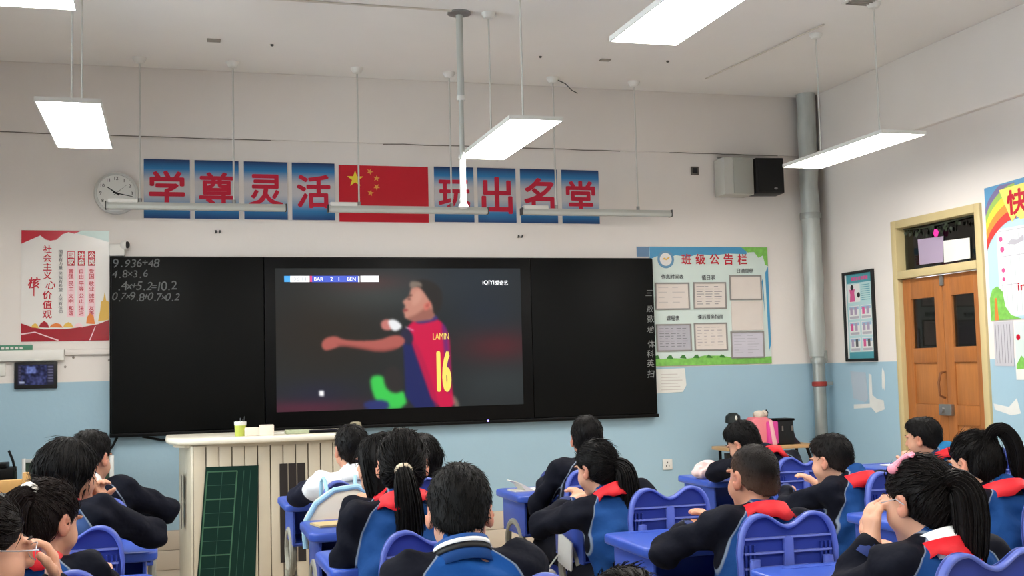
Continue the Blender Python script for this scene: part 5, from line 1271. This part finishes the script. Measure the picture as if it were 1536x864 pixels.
    wd_ = .0011 if hair in ('short', 'buzz') else .0018
    curv = (ln**2/.18)[:, None]*n0 if hair in ('pony', 'bob', 'long') else 0
    rows = []
    for t_, w_ in ((0, 1.0), (.5, .9), (1.0, .15)):
        c_ = p0-n0*.0005+tgt*(ln*t_)[:, None]+n0*(lift*ln*t_*(1-.5*t_))[:, None]-(curv*t_*t_ if hair in ('pony', 'bob', 'long') else 0)
        rows.append(c_+sdv*wd_*w_); rows.append(c_-sdv*wd_*w_); rows.append(c_+n0*wd_*w_*1.2)
    SV = np.stack(rows, 1).reshape(-1, 3); b_ = len(V)+9*np.arange(ns)
    sq = []
    for r_ in (0, 3):
        for a_, d_ in ((0, 1), (1, 2), (2, 0)): sq.append(np.stack([b_+r_+a_, b_+r_+d_, b_+r_+3+d_, b_+r_+3+a_], 1))
    fd = np.concatenate([fd, np.repeat(fd[pick], 9)]); V = np.concatenate([V, SV]); Q = np.concatenate([Q]+sq)
    Vw = H+(V*hs)@R.T
    hr = link('hair', mesh_np('hair', Vw, Q, hairm(hcol), dict(fade=fd)), body)
    rs = random.Random(len(label))
    def strands(pts, rad, n, nm, parent, sr_=.0045):
        """a bundle of fine tapered strands round a guide line"""
        mb = MB(); P = [np.array(p, float) for p in pts]; m_ = len(P); out, ro = [], []
        for i in range(m_-1):                                       # Catmull-Rom smoothing of the guide
            a0, a1, a2, a3 = P[max(i-1, 0)], P[i], P[i+1], P[min(i+2, m_-1)]
            for q in (0, .33, .67): out.append(.5*(2*a1+(a2-a0)*q+(2*a0-5*a1+4*a2-a3)*q*q+(3*a1-a0-3*a2+a3)*q**3)); ro.append(rad[i]+(rad[i+1]-rad[i])*q)
        P = out+[P[-1]]; rad = ro+[rad[-1]]
        if sr_ > .002: mb.tube([tuple(p) for p in P], [r*.9 for r in rad], 14)
        for i in range(n):
            w = rs.uniform(0, 2*PI); q = rs.uniform(.75, 1.05); dw = rs.uniform(-.5, .5); ln = rs.uniform(.82, 1.06); path = []
            for j, p in enumerate(P):
                t_ = P[min(j+1, len(P)-1)]-P[max(j-1, 0)]; t_ = nrm(t_); a_ = nrm(np.cross(t_, (.2, 1, .1))); b_ = np.cross(a_, t_); ww = w+dw*j/len(P)
                path.append(tuple(p+(a_*math.cos(ww)+b_*math.sin(ww))*rad[j]*q+(0 if j < len(P)-1 else 1)*t_*(ln-1)*.12))
            mb.tube(path, [sr_]*(len(path)-1)+[.0012], 4)
        me = mb.mesh(nm, hairm(hcol)); at = me.attributes.new('fade', 'FLOAT', 'POINT')
        return link(nm, me, parent)
    if ponytail:
        base = np.array(ponytail['tie']); B = H+R@base*hs
        pts = [B-R@nrm(base)*.02]+[B]+[B+np.array(q) for q in ponytail['path']]
        strands(pts, ponytail['rad'], 110, 'ponytail', hr, .0026)
        d_ = nrm(pts[2]-pts[0]); ring = []; a_ = nrm(np.cross(d_, (1, .1, .2))); b_ = np.cross(a_, d_); rr = ponytail['rad'][1]
        MB().tube([tuple(B+(a_*math.cos(2*PI*i/14)+b_*math.sin(2*PI*i/14))*(rr*.95)) for i in range(15)], tie[1] if tie else .006, 8, caps=False).build('hair_tie', tie[0] if tie else M_bz, hr)
    if hair == 'long':
        for s in (-1, 1): strands([H+R@np.array(q)*hs for q in ((s*.062, .03, .05), (s*.082, .012, -.01), (s*.084, .0, -.08), (s*.08, -.01, -.15), (s*.075, -.012, -.20))], [.012, .016, .018, .015, .008], 14, 'side_lock', hr)
    if ponytail and ponytail.get('lock'):
        for s in ponytail['lock']: strands([H+R@np.array(q)*hs for q in ((s*.045, .075, .06), (s*.070, .052, .03), (s*.078, .024, -.02), (s*.074, .03, -.07), (s*.064, .05, -.11))], [.002, .004, .006, .005, .002], 16, 'side_lock', hr, .0014)
    if clip:
        c = MB(); mp = mat('pink hair clip', (238, 150, 170), .4)
        pts = [H+R@np.array(q)*hs for q in ((-.070, .0, .083), (-.055, -.02, .105), (-.042, -.034, .112))]
        o = MB().tube([tuple(p) for p in pts], [.012, .005, .008], 8).build('hair_clip', mp, hr)
        for q in ((-.034, -.050, .112), (-.024, -.036, .117), (-.046, -.052, .107)): MB().tube([tuple(pts[2]), tuple(H+R@np.array(q)*hs)], [.006, .004], 6).build('clip_tine', mp, o)
        MB().sphere(tuple(pts[0]), .014, 10, 7).build('clip_bow', mp, o)
    if glasses:
        gl = None
        for s in (-1, 1):
            ring = [tuple(H+R@np.array((s*.032+.022*math.cos(2*PI*i/18), .100-.010*abs(math.cos(2*PI*i/18)) if True else 0, .0+.018*math.sin(2*PI*i/18)))*hs) for i in range(19)]
            o = MB().tube(ring, .0011, 6, caps=False).build('glasses' if gl is None else 'rim', M_glass, body if gl is None else gl)
            gl = gl or o
            MB().tube([tuple(H+R@np.array(q)*hs) for q in ((s*.054, .096, .004), (s*.074, .05, .004), (s*.083, .0, .006), (s*.080, -.022, -.012))], .0014, 6).build('temple', M_glass, gl)
        MB().tube([tuple(H+R@np.array(q)*hs) for q in ((-.010, .099, .003), (0, .104, .006), (.010, .099, .003))], .0016, 6).build('bridge', M_glass, gl)
    return body
for k, c in (('navy_c', (18, 20, 32)), ('std_c', (26, 66, 122)), ('bright_c', (24, 72, 136))): J[k] = mat('collar '+k, c, .75)
M_cream_t = mat('cream scrunchie', (222, 206, 180), .8, bump=.4, bscale=90); M_whb = mat('white hair band', (236, 232, 222), .6)
g = Field((-.14, -.12, -.01), (.16, .12, .15), .005)                 # rumpled pink cloth on the front desk
for c_, r_ in (((0, 0, .045), (.06, .05, .05)), ((-.04, -.03, .03), (.05, .05, .03)), ((.06, .01, .04), (.06, .045, .036)), ((.02, -.05, .03), (.05, .04, .03)), ((.1, .0, .02), (.045, .04, .02))): g.ell(c_, r_, k=.03)
X = g.ax[0][:, None, None]; Y = g.ax[1][None, :, None]; Z = g.ax[2][None, None, :]
g.F += (.007*np.sin(75*X+3*np.sin(40*Y))*np.sin(60*Z+50*Y)).astype(np.float32); g.F = np.maximum(g.F, -Z+.0*X+.0*Y)
V, Q = g.mesh(); link('folds', mesh_np('folds', V, Q, mat('pale pink wool', (232, 204, 202), .9, bump=.3, bscale=50)), CLOTH_ROOT)
# --- left column
child('boy with short black hair and a white collar beside the green chalkboard', (-1.98, -3.74), (-2.0, -3.62, 1.045), -30, -10, jacket='navy', scarf=False, collar='white', wrists={-1: (-2.0, -3.47, .80), 1: (-1.84, -3.47, .81)}, elbow_hints={1: (.9, -.1, -.35)})
child('child with bobbed dark hair resting the chin on clasped hands', (-2.02, -4.62), (-2.015, -4.5, 1.05), -52, -6, sy=-25, hair='bob', jacket='slate', wrists={-1: (-1.955, -4.375, .915), 1: (-1.92, -4.41, .90)}, hands={-1: ((.25, -.1, 1), (.6, -.6, 0), 1, .7), 1: ((.05, .0, 1), (-.7, .3, 0), 1, .9)}, elbow_hints={1: (.8, .3, -.45), -1: (-.3, .5, -.7)}, sc=1.03)
child('girl with dark brown hair gathered in a white hair band', (-2.02, -5.53), (-2.0, -5.4, .985), -42, -14, sy=-12, hair='pony', hcol=(28, 20, 18), jacket='std', wrists={1: (-1.87, -5.25, .80), -1: (-2.05, -5.25, .80)}, ponytail=dict(tie=(.0, -.085, .055), path=[(-.02, -.03, -.01), (-.03, -.035, -.05), (-.03, -.035, -.11), (-.025, -.03, -.17)], rad=[.022, .028, .04, .042, .036, .014]), tie=(M_whb, .013))
child('child in thin glasses with one hand raised to the mouth', (-1.98, -6.44), (-2.035, -6.33, 1.035), -66, -6, sy=-30, hair='pony', hcol=(22, 16, 14), jacket='navy', scarf=False, glasses=True, wrists={1: (-1.905, -6.27, .945), -1: (-2.0, -6.2, .80)}, hands={1: ((-.12, .1, 1), (-.8, -.2, .1), 1, .75)}, elbow_hints={1: (.5, .2, -.8)}, sc=1.0, ponytail=dict(tie=(0, -.10, .03), path=[(-.03, -.02, -.02), (-.04, -.02, -.1), (-.04, -.02, -.16)], rad=[.02, .022, .03, .028, .01]))
# --- second column
child('boy in a white hooded top with one bare forearm on the desk', (-.86, -3.42), (-.872, -3.38, 1.02), 8, -6, jacket='white', short=True, scarf=False, fade=.15, wrists={-1: (-.98, -3.10, .79), 1: (-.80, -3.18, .79)}, elbow_hints={-1: (-1, -.2, -.2), 1: (.3, -.6, -.5)}, sk=(206, 150, 122))
child('long-haired girl looking sideways behind the backpack chair', (-.86, -4.36), (-.885, -4.22, 1.015), 48, -4, sy=10, hair='long', jacket='navy', nk=(.01, 0, -.035), wrists={-1: (-.93, -4.06, .80), 1: (-.82, -4.06, .80)}, elbow_hints={-1: (-.15, -.5, -.7), 1: (.15, -.5, -.7)})
child('long-haired girl seated beside the boy in white', (-.50, -3.5), (-.555, -3.42, .965), 5, -5, hair='long', jacket='navy', scarf=False, wrists={-1: (-.53, -3.25, .56), 1: (-.45, -3.25, .56)}, elbow_hints={-1: (-.2, -.8, -.3), 1: (.2, -.8, -.3)})
child('girl with a long black ponytail in a cream scrunchie', (-.94, -5.2), (-.955, -5.08, 1.068), -9, -8, sy=-6, hair='pony', jacket='std', wrists={-1: (-1.03, -4.90, .80), 1: (-.90, -4.90, .80)}, ponytail=dict(tie=(.0, -.108, -.028), path=[(.0, -.03, -.03), (.008, -.035, -.10), (.012, -.03, -.18), (.012, -.03, -.26), (.012, -.03, -.34)], rad=[.018, .02, .034, .042, .046, .042, .02]), tie=(M_cream_t, .011), sc=1.04)
child('boy with thick black hair and a white stripe on his blue collar', (-.975, -6.08), (-.975, -5.95, 1.01), -13, -22, jacket='bright', collar='stripe', scarf=False, wrists={-1: (-1.03, -5.78, .80), 1: (-.90, -5.78, .80)}, sc=1.05, hcol=(11, 10, 10))
child('dark-haired child seen from above at the next desk behind', (-.85, -6.95), (-.852, -6.76, .868), 0, -34, hair='pony', hcol=(22, 17, 15), jacket='std', wrists={-1: (-.90, -6.62, .80), 1: (-.77, -6.62, .80)})
# --- third column
child('boy with short black hair eating at the front desk', (.23, -3.55), (.27, -3.45, 1.025), -16, -6, jacket='navy', scarf=False, wrists={-1: (.12, -3.30, .84), 1: (.33, -3.28, .80)}, hands={-1: ((.25, .55, .5), (.9, 0, -.3), 1, .9)}, sk=(206, 146, 120))
child('girl with a long black ponytail leaning aside from her chair', (.10, -4.46), (-.012, -4.33, .962), 24, -12, hroll=-6, sy=8, hair='pony', jacket='std', wrists={-1: (-.07, -4.15, .80), 1: (.03, -4.12, .80)}, elbow_hints={-1: (-.8, .0, -.4)}, ponytail=dict(tie=(.02, -.104, -.01), path=[(.02, -.03, -.02), (.03, -.035, -.08), (.035, -.035, -.17), (.035, -.03, -.26), (.035, -.03, -.32)], rad=[.02, .026, .038, .046, .05, .046, .02]))
child('boy with brown buzz-cut hair and a red scarf', (.165, -5.38), (.193, -5.29, .99), 12, -4, hair='buzz', hcol=(18, 13, 11), fade=1.0, jacket='std', wrists={-1: (.04, -5.10, .80), 1: (.16, -5.10, .80)}, elbow_hints={-1: (-.8, .0, -.4)}, sk=(202, 144, 116), sc=1.02)
child('girl with a pink hair clip and glasses leaning on her hand', (.21, -6.3), (.2, -6.19, 1.0), 14, -12, sy=4, hair='pony', jacket='std', collar='white', glasses=True, clip=True, hcol=(16, 12, 11), wrists={-1: (.085, -6.145, .885), 1: (.30, -6.0, .80)}, hands={-1: ((.1, .12, 1), (.8, .1, 0), 1, .5)}, elbow_hints={-1: (-.6, .3, -.9)}, sc=1.03, ponytail=dict(tie=(.0, -.106, .03), path=[(.012, -.03, .0), (.025, -.042, -.03), (.03, -.044, -.09), (.03, -.04, -.17), (.03, -.035, -.25)], rad=[.022, .025, .034, .041, .043, .038, .016]), tie=(M_bz, .006))
# --- fourth column
child('child slumped forward over an arm on the front desk', (1.30, -3.42), (1.225, -3.22, .955), 28, -28, hroll=-8, sy=6, nk=(.03, -.05, .03), jacket='navy', wrists={-1: (1.18, -2.98, .80), 1: (1.30, -3.02, .80)}, elbow_hints={-1: (-.7, -.3, -.2)})
child('boy in profile resting one hand on the desk', (1.18, -4.36), (1.105, -4.28, .938), 26, -12, sy=12, nk=(.04, -.03, .03), jacket='std', wrists={-1: (1.0, -4.06, .79), 1: (1.16, -4.08, .80)}, elbow_hints={-1: (-.6, -.4, -.4)}, hands={-1: ((-.5, .8, -.05), (0, 0, -1), 1, .2)}, fade=.2)
child('girl with a high ponytail tossed over the back of her head', (1.18, -5.3), (1.15, -5.18, .985), 16, -14, sy=4, nk=(.03, -.02, .015), hair='pony', jacket='std', hcol=(14, 11, 10), ponytail=dict(tie=(.0, -.085, .07), path=[(.012, -.02, .03), (.04, -.04, .028), (.065, -.055, -.02), (.075, -.055, -.09), (.08, -.05, -.16)], rad=[.018, .018, .022, .027, .029, .026, .012]), tie=(M_bz, .006), sc=1.02)
# --- door side
child('boy with short black hair in a light blue jacket beside the door', (2.38, -3.44), (2.23, -3.36, .945), 30, -8, hroll=-4, nk=(.05, -.03, .03), jacket='light', wrists={-1: (2.27, -3.14, .80), 1: (2.40, -3.12, .80)})
flush_text()
